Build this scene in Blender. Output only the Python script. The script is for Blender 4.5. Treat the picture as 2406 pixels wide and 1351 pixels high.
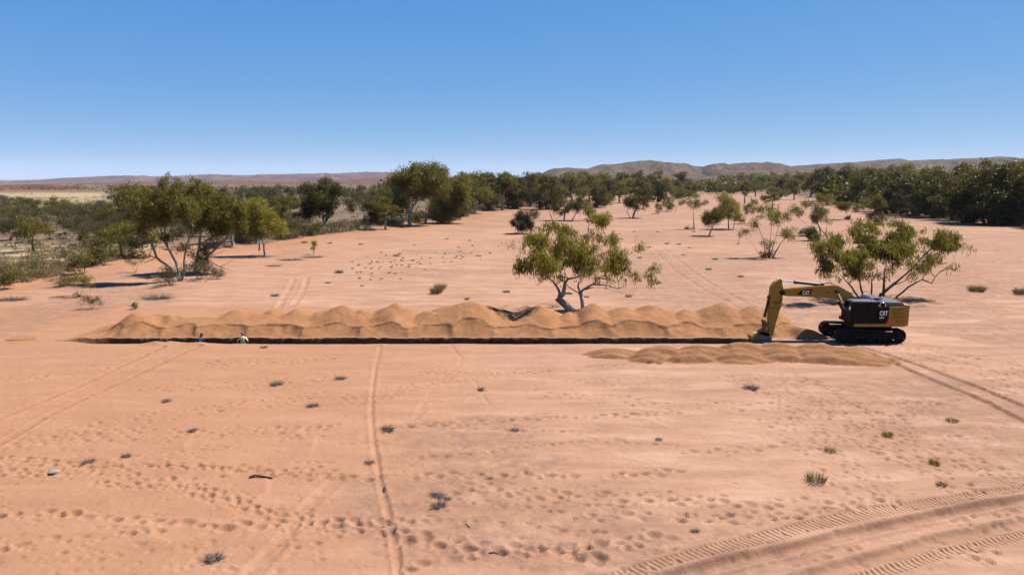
import bpy, bmesh, math, random
import numpy as np
from mathutils import Vector, Matrix

for _o in list(bpy.data.objects):
    bpy.data.objects.remove(_o)
scene = bpy.context.scene
col = scene.collection

# ------------------------------------------------------------------ camera, sky, sun, exposure
CAM_H = 11.1
PITCH = math.radians(8.84)
FPX = 1604.0
cam_data = bpy.data.cameras.new("camera")
cam = bpy.data.objects.new("camera", cam_data)
col.objects.link(cam)
cam.location = (0, 0, CAM_H)
cam.rotation_euler = (math.radians(90) - PITCH, 0, 0)
cam_data.lens = 24.0
cam_data.sensor_width = 36.0
cam_data.clip_start = 0.5
cam_data.clip_end = 60000
scene.camera = cam

SUN = Vector((0.60, 0.27, 1.0)).normalized()          # towards the sun
sun_el = math.asin(SUN.z)
sun_az = math.atan2(SUN.x, SUN.y)                      # clockwise from +Y
world = bpy.data.worlds.new("World")
scene.world = world
world.use_nodes = True
wn = world.node_tree.nodes
wl = world.node_tree.links
bg = wn["Background"]
sky = wn.new("ShaderNodeTexSky")
sky.sky_type = 'NISHITA'
sky.sun_disc = False
sky.sun_elevation = sun_el
sky.sun_rotation = sun_az
sky.altitude = 300
sky.air_density = 0.38
sky.dust_density = 0.0
sky.ozone_density = 1.0
# the photograph's rendering of the clear sky: one response curve per channel for the whole dome
_sep = wn.new("ShaderNodeSeparateColor"); _com = wn.new("ShaderNodeCombineColor")
wl.new(sky.outputs[0], _sep.inputs[0])
for _i, (_k, _g) in enumerate(((0.655, 0.92), (0.545, 0.44), (0.655, 0.12))):
    _a = wn.new("ShaderNodeMath"); _a.operation = 'MULTIPLY'; _a.inputs[1].default_value = 0.1
    _b = wn.new("ShaderNodeMath"); _b.operation = 'POWER'; _b.inputs[1].default_value = _g
    _c = wn.new("ShaderNodeMath"); _c.operation = 'MULTIPLY'; _c.inputs[1].default_value = _k * 10.0
    wl.new(_sep.outputs[_i], _a.inputs[0]); wl.new(_a.outputs[0], _b.inputs[0]); wl.new(_b.outputs[0], _c.inputs[0]); wl.new(_c.outputs[0], _com.inputs[_i])
wl.new(_com.outputs[0], bg.inputs[0])
bg.inputs[1].default_value = 0.05

sl = bpy.data.lights.new("sun", 'SUN')
sl.energy = 5.0
sl.angle = math.radians(0.53)
sl.color = (1.0, 0.975, 0.94)
so = bpy.data.objects.new("sun", sl)
col.objects.link(so)
so.rotation_euler = SUN.to_track_quat('Z', 'Y').to_euler()
so.location = (0, 0, 80)

scene.render.engine = 'CYCLES'
scene.view_settings.view_transform = 'Standard'
scene.view_settings.look = 'None'
scene.view_settings.gamma = 1.0
scene.view_settings.exposure = 1.3
scene.view_settings.use_curve_mapping = False

# ------------------------------------------------------------------ small helpers
def tag(o, label=None, cat=None, group=None, kind=None):
    if label: o["label"] = label
    if cat: o["category"] = cat
    if group: o["group"] = group
    if kind: o["kind"] = kind
    return o

def link(o, parent=None):
    col.objects.link(o)
    if parent is not None:
        o.parent = parent
    return o

def empty(name, loc=(0, 0, 0), rz=0.0, sc=1.0):
    o = bpy.data.objects.new(name, None)
    o.empty_display_size = 0.3
    col.objects.link(o)
    o.location = loc
    o.rotation_euler = (0, 0, rz)
    o.scale = (sc, sc, sc)
    return o

CP, SP = math.cos(PITCH), math.sin(PITCH)
def ray(px, py):
    u = (px - 1203.0) / FPX
    v = -(py - 675.5) / FPX
    return u, CP + v * SP, -SP + v * CP
def gp(px, py, z=0.0):
    """point of the level z seen at a pixel of the survey photograph"""
    dx, dy, dz = ray(px, py)
    t = (z - CAM_H) / dz
    return dx * t, dy * t
def pl(px, py, Y):
    """x, z on the upright plane y = Y"""
    dx, dy, dz = ray(px, py)
    t = Y / dy
    return dx * t, CAM_H + dz * t
def mpp(Y):
    """metres per survey pixel at distance Y"""
    return Y / FPX * 1.0

def hash2(ix, iy, seed):
    h = (ix.astype(np.int64) * 374761393 + iy.astype(np.int64) * 668265263 + seed * 1442695041) & 0xffffffff
    h = ((h ^ (h >> 13)) * 1274126177) & 0xffffffff
    h = h ^ (h >> 16)
    return (h & 0xffff).astype(np.float64) / 65535.0
def vnoise(x, y, seed=0):
    x = np.asarray(x, float); y = np.asarray(y, float)
    ix = np.floor(x); iy = np.floor(y)
    fx = x - ix; fy = y - iy
    fx = fx * fx * fx * (fx * (fx * 6 - 15) + 10); fy = fy * fy * fy * (fy * (fy * 6 - 15) + 10)
    a = hash2(ix, iy, seed); b = hash2(ix + 1, iy, seed)
    c = hash2(ix, iy + 1, seed); d = hash2(ix + 1, iy + 1, seed)
    return (a * (1 - fx) + b * fx) * (1 - fy) + (c * (1 - fx) + d * fx) * fy
def fbm(x, y, seed=0, octv=4, gain=0.5):
    s = 0; a = 1; t = 0
    for i in range(octv):
        s = s + a * (vnoise(x * 2 ** i + i * 17.3, y * 2 ** i - i * 9.1, seed + i) - 0.5)
        t += a; a *= gain
    return s / t * 2
def sstep(e0, e1, x):
    t = np.clip((np.asarray(x, float) - e0) / (e1 - e0), 0, 1)
    return t * t * (3 - 2 * t)

def mesh_np(name, V, F, attrs=None, smooth=True, mats=()):
    """V (n,3); F (m,k) all faces k corners"""
    V = np.asarray(V, np.float32); F = np.asarray(F, np.int32)
    me = bpy.data.meshes.new(name)
    me.vertices.add(len(V)); me.vertices.foreach_set("co", V.ravel())
    k = F.shape[1]
    me.loops.add(F.size); me.loops.foreach_set("vertex_index", F.ravel())
    me.polygons.add(len(F))
    me.polygons.foreach_set("loop_start", np.arange(0, F.size, k, dtype=np.int32))
    me.polygons.foreach_set("loop_total", np.full(len(F), k, np.int32))
    me.polygons.foreach_set("use_smooth", np.full(len(F), bool(smooth)))
    me.update(calc_edges=True)
    for an, (typ, data) in (attrs or {}).items():
        at = me.attributes.new(an, typ, 'POINT')
        key = 'color' if typ == 'FLOAT_COLOR' else 'value'
        at.data.foreach_set(key, np.asarray(data, np.float32).ravel())
    for m in mats:
        me.materials.append(m)
    return me

# ------------------------------------------------------------------ materials
def new_mat(name):
    m = bpy.data.materials.new(name)
    m.use_nodes = True
    nt = m.node_tree
    b = nt.nodes["Principled BSDF"]
    return m, nt, b
def N(nt, typ, **kw):
    n = nt.nodes.new(typ)
    for k, v in kw.items():
        setattr(n, k, v)
    return n
ALB = 0.427       # natural surfaces: real-world albedo
def mixc(nt, fac, a, b):
    n = nt.nodes.new("ShaderNodeMix"); n.data_type = 'RGBA'
    for sock, val in ((n.inputs[0], fac), (n.inputs[6], a), (n.inputs[7], b)):
        if hasattr(val, "links"): nt.links.new(val, sock)
        elif isinstance(val, (int, float)): sock.default_value = val
        else: sock.default_value = (*(x * (ALB if ALB == 1.0 else ALB * w_) for x, w_ in zip(val, (1.0, 0.965, 0.915))), 1.0)
    return n.outputs[2]
def noise(nt, scale, detail=3.0, rough=0.55, vec=None, out=0):
    n = nt.nodes.new("ShaderNodeTexNoise")
    n.inputs["Scale"].default_value = scale
    n.inputs["Detail"].default_value = detail
    n.inputs["Roughness"].default_value = rough
    if vec is not None: nt.links.new(vec, n.inputs["Vector"])
    return n.outputs[out]
def remap(nt, val, a, b, c=0.0, d=1.0):
    n = nt.nodes.new("ShaderNodeMapRange")
    n.inputs[1].default_value = a; n.inputs[2].default_value = b
    n.inputs[3].default_value = c; n.inputs[4].default_value = d
    nt.links.new(val, n.inputs[0])
    return n.outputs[0]
def mth(nt, op, a, b=None):
    n = nt.nodes.new("ShaderNodeMath"); n.operation = op
    for i, v in enumerate((a, b)):
        if v is None: continue
        if hasattr(v, "links"): nt.links.new(v, n.inputs[i])
        else: n.inputs[i].default_value = v
    return n.outputs[0]
def attr(nt, name, out="Fac"):
    n = nt.nodes.new("ShaderNodeAttribute"); n.attribute_name = name
    return n.outputs[out]
def plain(name, c, rough=0.6, metal=0.0, spec=0.3, var=0.25, scale=3.0, dust=None, dustamt=0.3, bump=0.0):
    m, nt, b = new_mat(name)
    tc = N(nt, "ShaderNodeTexCoord").outputs["Object"]
    n1 = noise(nt, scale, 5.0, 0.6, tc)
    cc = mixc(nt, remap(nt, n1, 0.3, 0.7), tuple(x * (1 - var) for x in c), tuple(min(1, x * (1 + var)) for x in c))
    if dust:
        n2 = noise(nt, scale * 1.7, 6.0, 0.65, tc)
        cc = mixc(nt, remap(nt, n2, 0.42, 0.72, 0.0, dustamt), cc, dust)
    nt.links.new(cc, b.inputs["Base Color"])
    b.inputs["Roughness"].default_value = rough
    b.inputs["Metallic"].default_value = metal
    b.inputs["Specular IOR Level"].default_value = spec
    if bump:
        bp = N(nt, "ShaderNodeBump"); bp.inputs["Strength"].default_value = bump
        bp.inputs["Distance"].default_value = 0.02
        nt.links.new(noise(nt, scale * 6, 4.0, 0.6, tc), bp.inputs["Height"])
        nt.links.new(bp.outputs[0], b.inputs["Normal"])
    return m

def sand_material():
    m, nt, b = new_mat("river_sand")
    P = N(nt, "ShaderNodeNewGeometry").outputs["Position"]
    z = N(nt, "ShaderNodeSeparateColor"); nt.links.new(attr(nt, "zones", "Color"), z.inputs[0])
    z2 = N(nt, "ShaderNodeSeparateColor"); nt.links.new(attr(nt, "zones2", "Color"), z2.inputs[0])
    big = noise(nt, 0.045, 4.0, 0.6, P); mid = noise(nt, 0.35, 5.0, 0.62, P); fine = noise(nt, 9.0, 5.0, 0.72, P)
    tiny = noise(nt, 38.0, 3.0, 0.7, P)
    c = mixc(nt, remap(nt, big, 0.35, 0.65), (0.590, 0.325, 0.205), (0.640, 0.372, 0.248))
    c = mixc(nt, remap(nt, mid, 0.42, 0.75, 0.0, 0.55), c, (0.510, 0.275, 0.168))
    mp = N(nt, "ShaderNodeMapping"); mp.inputs["Scale"].default_value = (0.32, 1.5, 1.0); mp.inputs["Rotation"].default_value = (0, 0, 0.22); nt.links.new(P, mp.inputs[0])
    strk = noise(nt, 0.55, 6.0, 0.68, mp.outputs[0])
    c = mixc(nt, remap(nt, strk, 0.50, 0.64, 0.0, 0.75), c, (0.435, 0.240, 0.158))
    c = mixc(nt, remap(nt, strk, 0.48, 0.36, 0.0, 0.75), c, (0.725, 0.455, 0.325))
    # orange ground towards the left bank
    c = mixc(nt, z2.outputs[0], c, (0.550, 0.268, 0.140))
    # coarse grey gravelly patches
    g = mth(nt, 'MULTIPLY', z2.outputs[1], remap(nt, noise(nt, 1.3, 6.0, 0.7, P), 0.38, 0.66))
    c = mixc(nt, mth(nt, 'MULTIPLY', g, 0.9), c, (0.36, 0.205, 0.145))
    # fresh spoil, damp brown
    sp = mixc(nt, remap(nt, noise(nt, 0.9, 5.0, 0.65, P), 0.3, 0.7), (0.43, 0.198, 0.085), (0.62, 0.298, 0.138))
    sp = mixc(nt, remap(nt, fine, 0.45, 0.75, 0.0, 0.5), sp, (0.27, 0.125, 0.055))
    sm = remap(nt, mth(nt, 'ADD', z.outputs[0], mth(nt, 'MULTIPLY', mth(nt, 'SUBTRACT', mid, 0.5), 0.9)), 0.25, 0.6)
    c = mixc(nt, sm, c, sp)
    # damp brown, with the trench walls' shade painted in; also darkens scarp lines
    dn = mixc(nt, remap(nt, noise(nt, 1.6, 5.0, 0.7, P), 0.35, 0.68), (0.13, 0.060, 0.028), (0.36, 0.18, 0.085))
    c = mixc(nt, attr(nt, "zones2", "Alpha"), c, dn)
    # soil and leaf litter on the banks
    li = mixc(nt, remap(nt, noise(nt, 0.25, 6.0, 0.7, P), 0.35, 0.65), (0.20, 0.145, 0.095), (0.335, 0.225, 0.145))
    li = mixc(nt, remap(nt, noise(nt, 2.2, 4.0, 0.7, P), 0.5, 0.7, 0, 0.6), li, (0.13, 0.105, 0.06))
    lm = remap(nt, mth(nt, 'ADD', z.outputs[1], mth(nt, 'MULTIPLY', mth(nt, 'SUBTRACT', mid, 0.5), 0.9)), 0.3, 0.7)
    c = mixc(nt, lm, c, li)
    # straw coloured grassland
    st = mixc(nt, remap(nt, noise(nt, 0.12, 6.0, 0.75, P), 0.35, 0.65), (0.47, 0.36, 0.20), (0.60, 0.475, 0.29))
    st = mixc(nt, remap(nt, noise(nt, 0.03, 7.0, 0.8, P), 0.55, 0.68, 0, 0.6), st, (0.20, 0.165, 0.075))
    tm = remap(nt, mth(nt, 'ADD', z.outputs[2], mth(nt, 'MULTIPLY', mth(nt, 'SUBTRACT', mid, 0.5), 0.7)), 0.3, 0.7)
    c = mixc(nt, tm, c, st)
    # far country: red earth with scrub
    far = mixc(nt, remap(nt, noise(nt, 0.006, 6.0, 0.7, P), 0.38, 0.6), (0.33, 0.20, 0.105), (0.16, 0.125, 0.06))
    c = mixc(nt, z2.outputs[2], c, far)
    # grains
    c = mixc(nt, remap(nt, tiny, 0.40, 0.75, 0.0, 0.36), c, (0.27, 0.155, 0.10))
    nt.links.new(c, b.inputs["Base Color"])
    b.inputs["Roughness"].default_value = 0.95
    b.inputs["Specular IOR Level"].default_value = 0.08
    h = mth(nt, 'ADD', mth(nt, 'MULTIPLY', noise(nt, 3.2, 6.0, 0.62, P), 0.75), mth(nt, 'MULTIPLY', noise(nt, 26.0, 3.0, 0.6, P), 0.16))
    # cleat marks of the crawler: ribs across the track, run length stored on the surface
    rb = N(nt, "ShaderNodeSeparateColor"); nt.links.new(attr(nt, "ribs", "Color"), rb.inputs[0])
    rs = mth(nt, 'SINE', mth(nt, 'MULTIPLY', rb.outputs[0], 2 * math.pi * 100.0 / 0.19))
    h = mth(nt, 'ADD', h, mth(nt, 'MULTIPLY', mth(nt, 'MULTIPLY', rs, rb.outputs[1]), 0.30))
    bp = N(nt, "ShaderNodeBump"); bp.inputs["Strength"].default_value = 0.7; bp.inputs["Distance"].default_value = 0.10
    nt.links.new(h, bp.inputs["Height"]); nt.links.new(bp.outputs[0], b.inputs["Normal"])
    return m
SAND = sand_material()

def leaf_material(name, dark, mid_, light, trans=0.36):
    m, nt, b = new_mat(name)
    dark, mid_, light = [tuple(x * ALB for x in q_) for q_ in (dark, mid_, light)]
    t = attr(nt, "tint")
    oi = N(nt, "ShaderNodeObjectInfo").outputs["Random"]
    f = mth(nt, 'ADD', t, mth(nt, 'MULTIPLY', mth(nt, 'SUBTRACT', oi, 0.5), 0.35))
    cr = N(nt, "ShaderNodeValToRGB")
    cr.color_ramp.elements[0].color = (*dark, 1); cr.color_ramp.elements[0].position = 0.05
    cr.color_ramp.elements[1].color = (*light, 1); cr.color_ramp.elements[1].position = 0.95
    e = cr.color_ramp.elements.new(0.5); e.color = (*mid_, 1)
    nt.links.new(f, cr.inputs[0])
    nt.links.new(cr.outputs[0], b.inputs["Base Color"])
    b.inputs["Roughness"].default_value = 0.5
    b.inputs["Specular IOR Level"].default_value = 0.12
    tr = N(nt, "ShaderNodeBsdfTranslucent")
    nt.links.new(mixc(nt, 0.5, cr.outputs[0], tuple(x / ALB for x in light)), tr.inputs[0])
    mx = N(nt, "ShaderNodeMixShader"); mx.inputs[0].default_value = trans
    nt.links.new(b.outputs[0], mx.inputs[1]); nt.links.new(tr.outputs[0], mx.inputs[2])
    nt.links.new(mx.outputs[0], nt.nodes["Material Output"].inputs[0])
    return m
LEAF = {
    'gum': leaf_material("gum_leaves", (0.090, 0.078, 0.010), (0.230, 0.195, 0.022), (0.430, 0.350, 0.060)),
    'bright': leaf_material("bright_gum_leaves", (0.135, 0.122, 0.012), (0.355, 0.310, 0.028), (0.600, 0.490, 0.070)),
    'dense': leaf_material("dense_gum_leaves", (0.052, 0.046, 0.008), (0.130, 0.112, 0.015), (0.270, 0.225, 0.038)),
    'grey': leaf_material("mulga_leaves", (0.075, 0.064, 0.022), (0.155, 0.132, 0.042), (0.270, 0.228, 0.085)),
    'straw': leaf_material("dry_grass_blades", (0.26, 0.18, 0.075), (0.46, 0.335, 0.16), (0.66, 0.50, 0.27), 0.2),
    'weed': leaf_material("weed_blades", (0.12, 0.11, 0.030), (0.26, 0.225, 0.07), (0.50, 0.38, 0.17), 0.2),
    'dead': leaf_material("dead_twigs", (0.055, 0.045, 0.040), (0.105, 0.085, 0.075), (0.19, 0.155, 0.135), 0.0),
}
def bark_material():
    m, nt, b = new_mat("gum_bark")
    tc = N(nt, "ShaderNodeTexCoord").outputs["Object"]
    th = attr(nt, "thick")
    n1 = noise(nt, 1.6, 5.0, 0.65, tc)
    white = mixc(nt, remap(nt, n1, 0.40, 0.62), (0.85, 0.80, 0.74), (0.36, 0.32, 0.29))
    brown = mixc(nt, n1, (0.13, 0.095, 0.07), (0.25, 0.19, 0.14))
    c = mixc(nt, remap(nt, th, 0.06, 0.17), brown, white)
    nt.links.new(c, b.inputs["Base Color"]); b.inputs["Roughness"].default_value = 0.85
    b.inputs["Specular IOR Level"].default_value = 0.1
    bp = N(nt, "ShaderNodeBump"); bp.inputs["Strength"].default_value = 0.4; bp.inputs["Distance"].default_value = 0.03
    nt.links.new(noise(nt, 7.0, 5.0, 0.6, tc), bp.inputs["Height"]); nt.links.new(bp.outputs[0], b.inputs["Normal"])
    return m
BARK = bark_material()
BARK_BROWN = plain("brown_bark", (0.17, 0.125, 0.095), 0.9, var=0.5, scale=3.0, bump=0.4)
BARK_DARK = plain("dark_bark", (0.085, 0.065, 0.05), 0.9, var=0.4, scale=4.0, bump=0.4)
# ------------------------------------------------------------------ terrain
LB = [gp(*p) for p in ((0, 680), (115, 658), (170, 642), (226, 626), (338, 605), (450, 590), (573, 580), (648, 565), (760, 554),
                       (821, 546), (933, 533), (1000, 525), (1066, 517), (1133, 498), (1240, 489), (1300, 470), (1420, 456), (1580, 446), (1648, 434))]
RB = [gp(*p) for p in ((2406, 530), (2250, 520), (2190, 508), (2060, 497), (1960, 479), (1900, 466), (1800, 449), (1730, 439), (1700, 434))]
LBy = np.array([-200, 0, 45] + [p[1] for p in LB]); LBx = np.array([-130, -105, -76] + [p[0] for p in LB])
RBy = np.array([-200, 90] + [p[1] for p in RB]); RBx = np.array([170, 145] + [p[0] for p in RB])
def bank_l(x, y):
    return np.interp(y, LBy, LBx) - x
def bank_r(x, y):
    return x - np.interp(y, RBy, RBx)

# spoil mounds on the far side of the trench: survey x, x half width (m), height, y
TN, TF = 46.05, 47.65            # near and far lip of the trench
TX0, TX1 = -32.4, 17.3
MOUNDS = []
_r = random.Random(5)
for mx, mh, my in ((215, 0.55, 50.6), (300, 1.25, 50.3), (395, 0.85, 51.0), (470, 0.8, 51.2), (560, 1.15, 51.5), (640, 1.05, 51.4), (700, 1.1, 51.6), (800, 1.35, 51.8),
                   (850, 1.15, 51.5), (930, 1.5, 51.7), (1005, 1.15, 51.3), (1100, 1.62, 51.8), (1180, 1.1, 51.2), (1265, 1.3, 51.4), (1330, 1.0, 50.9), (1400, 1.45, 51.4),
                   (1470, 1.2, 51.1), (1535, 1.35, 51.5), (1610, 1.15, 51.3), (1690, 1.5, 51.9), (1760, 1.4, 51.7), (1840, 1.45, 51.8), (1890, 1.0, 51.3)):
    X, _z = pl(mx, 735, my)
    MOUNDS.append((X, my, mh * 1.22, _r.uniform(0.40, 0.52)))
HEAPS = []
for mx, my_, mh, w in ((1440, 833, 0.30, 1.6), (1555, 832, 0.42, 1.5), (1530, 845, 0.36, 1.2), (1625, 845, 0.44, 1.4), (1650, 828, 0.36, 1.5), (1745, 846, 0.46, 1.5), (1745, 824, 0.46, 1.5),
                       (1840, 842, 0.50, 1.5), (1830, 824, 0.40, 1.6), (1925, 846, 0.52, 1.6), (1915, 826, 0.42, 1.6), (1995, 846, 0.40, 1.7), (1985, 832, 0.32, 1.5), (2045, 850, 0.24, 1.5)):
    X, Y = gp(mx, my_)
    HEAPS.append((X, Y, mh, w))

def smax(a, b, k):
    h = np.clip(0.5 + 0.5 * (a - b) / k, 0, 1)
    return b * (1 - h) + a * h + k * h * (1 - h)

RIDGES = np.array([pl(q, 780, 48.4)[0] for q in (100, 190, 290, 385, 465, 585, 715, 850, 960, 1065, 1163, 1300, 1437, 1570, 1700, 1815, 1960)])
def spoil(x, y):
    """returns height, mask, cut height of the worked zone"""
    w = x + 0.8 * fbm(x * 0.3, y * 0.3, 61, 3, 0.4)
    v = y + 0.7 * fbm(x * 0.33, y * 0.33, 62, 3, 0.4)
    pile = np.full(np.shape(x), -1.0)
    for (mx, my, mh, s) in MOUNDS:
        asp = 0.75 + 0.5 * ((mx * 7.31) % 1.0); tilt = 0.25 * (((mx * 3.7) % 1.0) - 0.5)
        d = np.sqrt(((w - mx + tilt * (v - my)) * asp) ** 2 + (v - my) ** 2 + 0.05)
        pile = smax(pile, mh + 0.12 - s * d, 0.06)
    env = sstep(TX0 + 0.2, TX0 + 5.5, x) * (1 - sstep(20.2, 22.6, x + 0.4 * (y - 49)))
    # terrace in front of the mounds
    terr = (0.66 + 0.20 * fbm(x * 0.35, y * 0.3, 63, 3)) * sstep(53.2, 50.6, v) * env
    terr = terr + np.clip(y - 49.2, 0, 3) * 0.14 * env * sstep(54.5, 52.0, v)
    crest = (0.92 + 0.3 * fbm(x * 0.22, y * 0 + 1.7, 66, 3)) * env - 0.55 * np.abs(v - 51.35)
    pile = smax(pile, crest, 0.12)
    pile = pile + 0.09 * fbm(x * 0.7, y * 0.7, 64, 5, 0.55) + 0.06 * np.abs(fbm(x * 1.6 + y * 0.6, y * 0.8, 65, 3))
    pile = smax(pile * np.where(env > 0.02, 1, 0) - (1 - env) * 1.2, terr - 0.02, 0.12)
    return pile, env

def worked(x, y):
    """scooped bench between the trench lip and the mounds"""
    i = np.clip(np.searchsorted(RIDGES, x) - 1, 0, len(RIDGES) - 2)
    a = RIDGES[i]; b = RIDGES[i + 1]
    t = np.clip((x - a) / (b - a), 0, 1)
    dmin = np.minimum(x - a, b - x)
    jag = 0.30 * fbm(x * 1.1, y * 0.0 + 3.1, 71, 4)
    arch = np.sin(np.pi * np.clip(t, 0, 1)) ** 0.9
    amp = 0.55 + 0.5 * hash2(i.astype(float), i * 0 + 2.0, 9)
    ye = 48.55 + 0.95 * arch * amp + jag
    ledge = 0.16 + 0.10 * fbm(x * 0.5, y * 0 + 7.7, 73, 2)
    slope = np.clip(y - TF - ledge - 0.14 * np.exp(-(dmin / 0.22) ** 2), 0, None) * (0.36 + 0.08 * hash2(i.astype(float), i * 0 + 5.0, 3))
    slope = slope + 0.05 + 0.22 * np.exp(-(dmin / 0.20) ** 2) * sstep(TF + 0.1, TF + 0.5, y) * sstep(49.3, 48.7, y)
    slope = slope + 0.05 * fbm(x * 2.2, y * 2.2, 74, 3)
    return ye, slope

def trench_edges(x):
    tn = TN + 0.10 * fbm(x * 0.35, x * 0 + 1.0, 81, 3) + 0.06 * np.clip((x + 20) / -12, 0, 1)
    tf = TF + 0.16 * fbm(x * 0.6, x * 0 + 4.0, 82, 3)
    taper = sstep(TX0, TX0 + 4.0, x)
    c = 0.5 * (tn + tf)
    tn = c + 0.3 + (tn - c - 0.3) * taper; tf = c + 0.3 + (tf - c - 0.3) * np.maximum(taper, 0.15)
    # spoil slumped in over the near lip beside the left wheel ruts
    return tn, tf

def base_h(x, y):
    x = np.asarray(x, float); y = np.asarray(y, float)
    d = np.hypot(x, y)
    z = 0.16 * fbm(x * 0.09, y * 0.11, 11, 3) + 0.035 * fbm(x * 0.5, y * 0.6, 12, 3)
    z = z * (1 - 0.85 * sstep(44.5, 45.9, y) * sstep(52, 47.5, y) * sstep(-36, -32, x) * (1 - sstep(24, 30, x)))
    bl = bank_l(x, y) + 3.5 * fbm(x * 0.06, y * 0.06, 13, 3); br = bank_r(x, y) + 3 * fbm(x * 0.06, y * 0.06, 14, 3)
    z = z + 0.75 * sstep(0, 7, bl) + 0.8 * sstep(0, 5, br)
    z = z + 0.5 * fbm(x * 0.02, y * 0.02, 15, 3) * sstep(4, 40, np.maximum(bl, br))
    return z

def front_heaps(x, y):
    w = x + 0.35 * fbm(x * 0.8, y * 0.8, 91, 3); v = y + 0.25 * fbm(x * 0.9, y * 0.9, 92, 3)
    h = np.full(np.shape(x), -1.0)
    for (mx, my, mh, s) in HEAPS:
        d2 = ((w - mx) / (s * 1.25)) ** 2 + ((v - my) / (s * 0.80)) ** 2
        h = smax(h, mh * 0.95 * np.clip(1.15 - d2, 0, 2) ** 1.35 - 0.02 - 0.3 * np.clip(d2 - 1.15, 0, 3), 0.05)
    # raked lines left by the bucket
    h = h + np.where(h > 0, 0.040 * np.sin((y * 9.0 + x * 1.8 + 2.5 * fbm(x * 0.4, y * 0.4, 93, 2))), 0)
    return h

def height_full(x, y):
    """z, spoil mask, trench mask"""
    x = np.asarray(x, float); y = np.asarray(y, float)
    z = base_h(x, y)
    msk = np.zeros(np.shape(x)); tr = np.zeros(np.shape(x)); damp_shade = np.zeros(np.shape(x))
    near = (y > 38.5) & (y < 57.5) & (x > -36) & (x < 27)
    if near.any():
        X = x[near]; Y = y[near]; Z = z[near].copy()
        pile, env = spoil(X, Y)
        M = np.zeros(X.shape)
        far = Y > 47.3
        ye, slope = worked(X, Y)
        inx = sstep(TX0 + 0.5, TX0 + 3.5, X) * (1 - sstep(19.6, 21.2, X))
        zz = np.maximum(Z, np.where(far, pile, -9))
        front = far & (Y < ye) & (inx > 0.02)
        P_e = np.clip(spoil(X, ye + 0.06)[0], 0.15, 1.2)
        led = TF + 0.16 + 0.10 * fbm(X * 0.5, X * 0 + 7.7, 73, 2)
        tt = np.clip((Y - led) / np.maximum(ye - led, 0.2), 0, 1)
        sc_h = 0.13 + 0.10 * fbm(X * 0.9, X * 0 + 9.1, 75, 3)
        dr = np.abs(X[:, None] - RIDGES[None, :]).min(1)
        wk = 0.04 + (P_e - np.clip(sc_h, 0.03, 0.3)) * (0.55 * tt + 0.45 * tt ** 1.8) + 0.13 * np.exp(-(dr / 0.28) ** 2) * np.sin(np.pi * tt) + 0.05 * fbm(X * 2.2, Y * 2.2, 74, 3)
        wk = np.maximum(np.minimum(wk, np.maximum(pile - 0.03, 0.03)), -0.05); bw = sstep(0.05, 0.9, inx)
        zz = np.where(front, zz * (1 - bw) + wk * bw, zz)
        M = np.where(far & (zz > Z + 0.03), 1.0, M)
        M = np.where(far & (Y > TF - 0.1) & (Y < ye + 0.3) & (inx > 0.3), 1.0, M)
        M = np.where((np.minimum(np.abs(X[:, None] - RIDGES[None, :]).min(1), 9) < 0.10) & (Y > TF) & (Y < ye), 0.33, M)
        # pale ledge between lip and scoops
        tn, tf = trench_edges(X)
        lb = tf + 0.16 + 0.08 * fbm(X * 0.5, X * 0 + 7.7, 73, 2)
        M = np.where((Y > tf - 0.02) & (Y < lb) & (inx > 0.3), 0.15, M)
        hp = front_heaps(X, Y)
        fr = (hp > 0) & (Y < 46.0)
        zz = np.where(fr, Z + hp, zz); M = np.where(fr & (hp > 0.02), 1.0, M)
        # trench
        tin = (Y > tn) & (Y < tf) & (X > TX0) & (X < TX1 + 0.3 * fbm(Y * 2, Y * 0, 84, 2))
        depth = -1.2 * sstep(TX0, TX0 + 7, X) * (1 - 0.75 * sstep(TX1 - 2.6, TX1, X)) + 0.06 * fbm(X * 1.2, Y * 1.2, 85, 3)
        wall = np.minimum((Y - tn) / 0.10, (tf - Y) / 0.16)
        wall = np.clip(wall, 0, 1)
        top = np.where(Y > 0.5 * (tn + tf), 0.0, zz)
        zt = top * (1 - wall) + np.minimum(depth, -0.08) * wall
        zz = np.where(tin, zt, zz)
        TRm = np.where(tin, 1.0, 0.0)
        M = np.where(tin, 0.9, M)
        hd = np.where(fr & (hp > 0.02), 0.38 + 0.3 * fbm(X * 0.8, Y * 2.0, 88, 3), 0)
        D = np.where(tin, 1.0, np.clip(hd, 0, 0.7))  # trench faces get their shade painted into the colour; heaps are just browner
        D = np.maximum(D, np.where((np.abs(Y - ye - 0.02) < 0.045) & (inx > 0.3) & (sc_h > 0.07) & far, 0.8, 0.0))  # darker line along the scarp edge
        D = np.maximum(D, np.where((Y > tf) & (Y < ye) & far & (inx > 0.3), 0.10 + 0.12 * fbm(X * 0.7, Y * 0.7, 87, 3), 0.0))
        # slumped sand at the near lip by the wheel ruts
        x1, x2 = -25.0, -20.6
        sl_ = np.exp(-((Y - 45.75) / 0.5) ** 2) * sstep(x1 - 1, x1 + 1, X) * (1 - sstep(x2 - 1, x2 + 1, X))
        zz = np.where(~tin & (Y < 46.6), zz + sl_ * (0.10 + 0.26 * np.clip(fbm(X * 0.8, Y * 1.2, 86, 3) + 0.15, 0, 1)), zz)
        z[near] = zz; msk[near] = M; tr[near] = TRm; damp_shade[near] = np.clip(D, 0, 1)
    return z, msk, tr, damp_shade
def hz(x, y):
    a = height_full(np.array([x], float), np.array([y], float))[0]
    return float(a[0])

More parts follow.
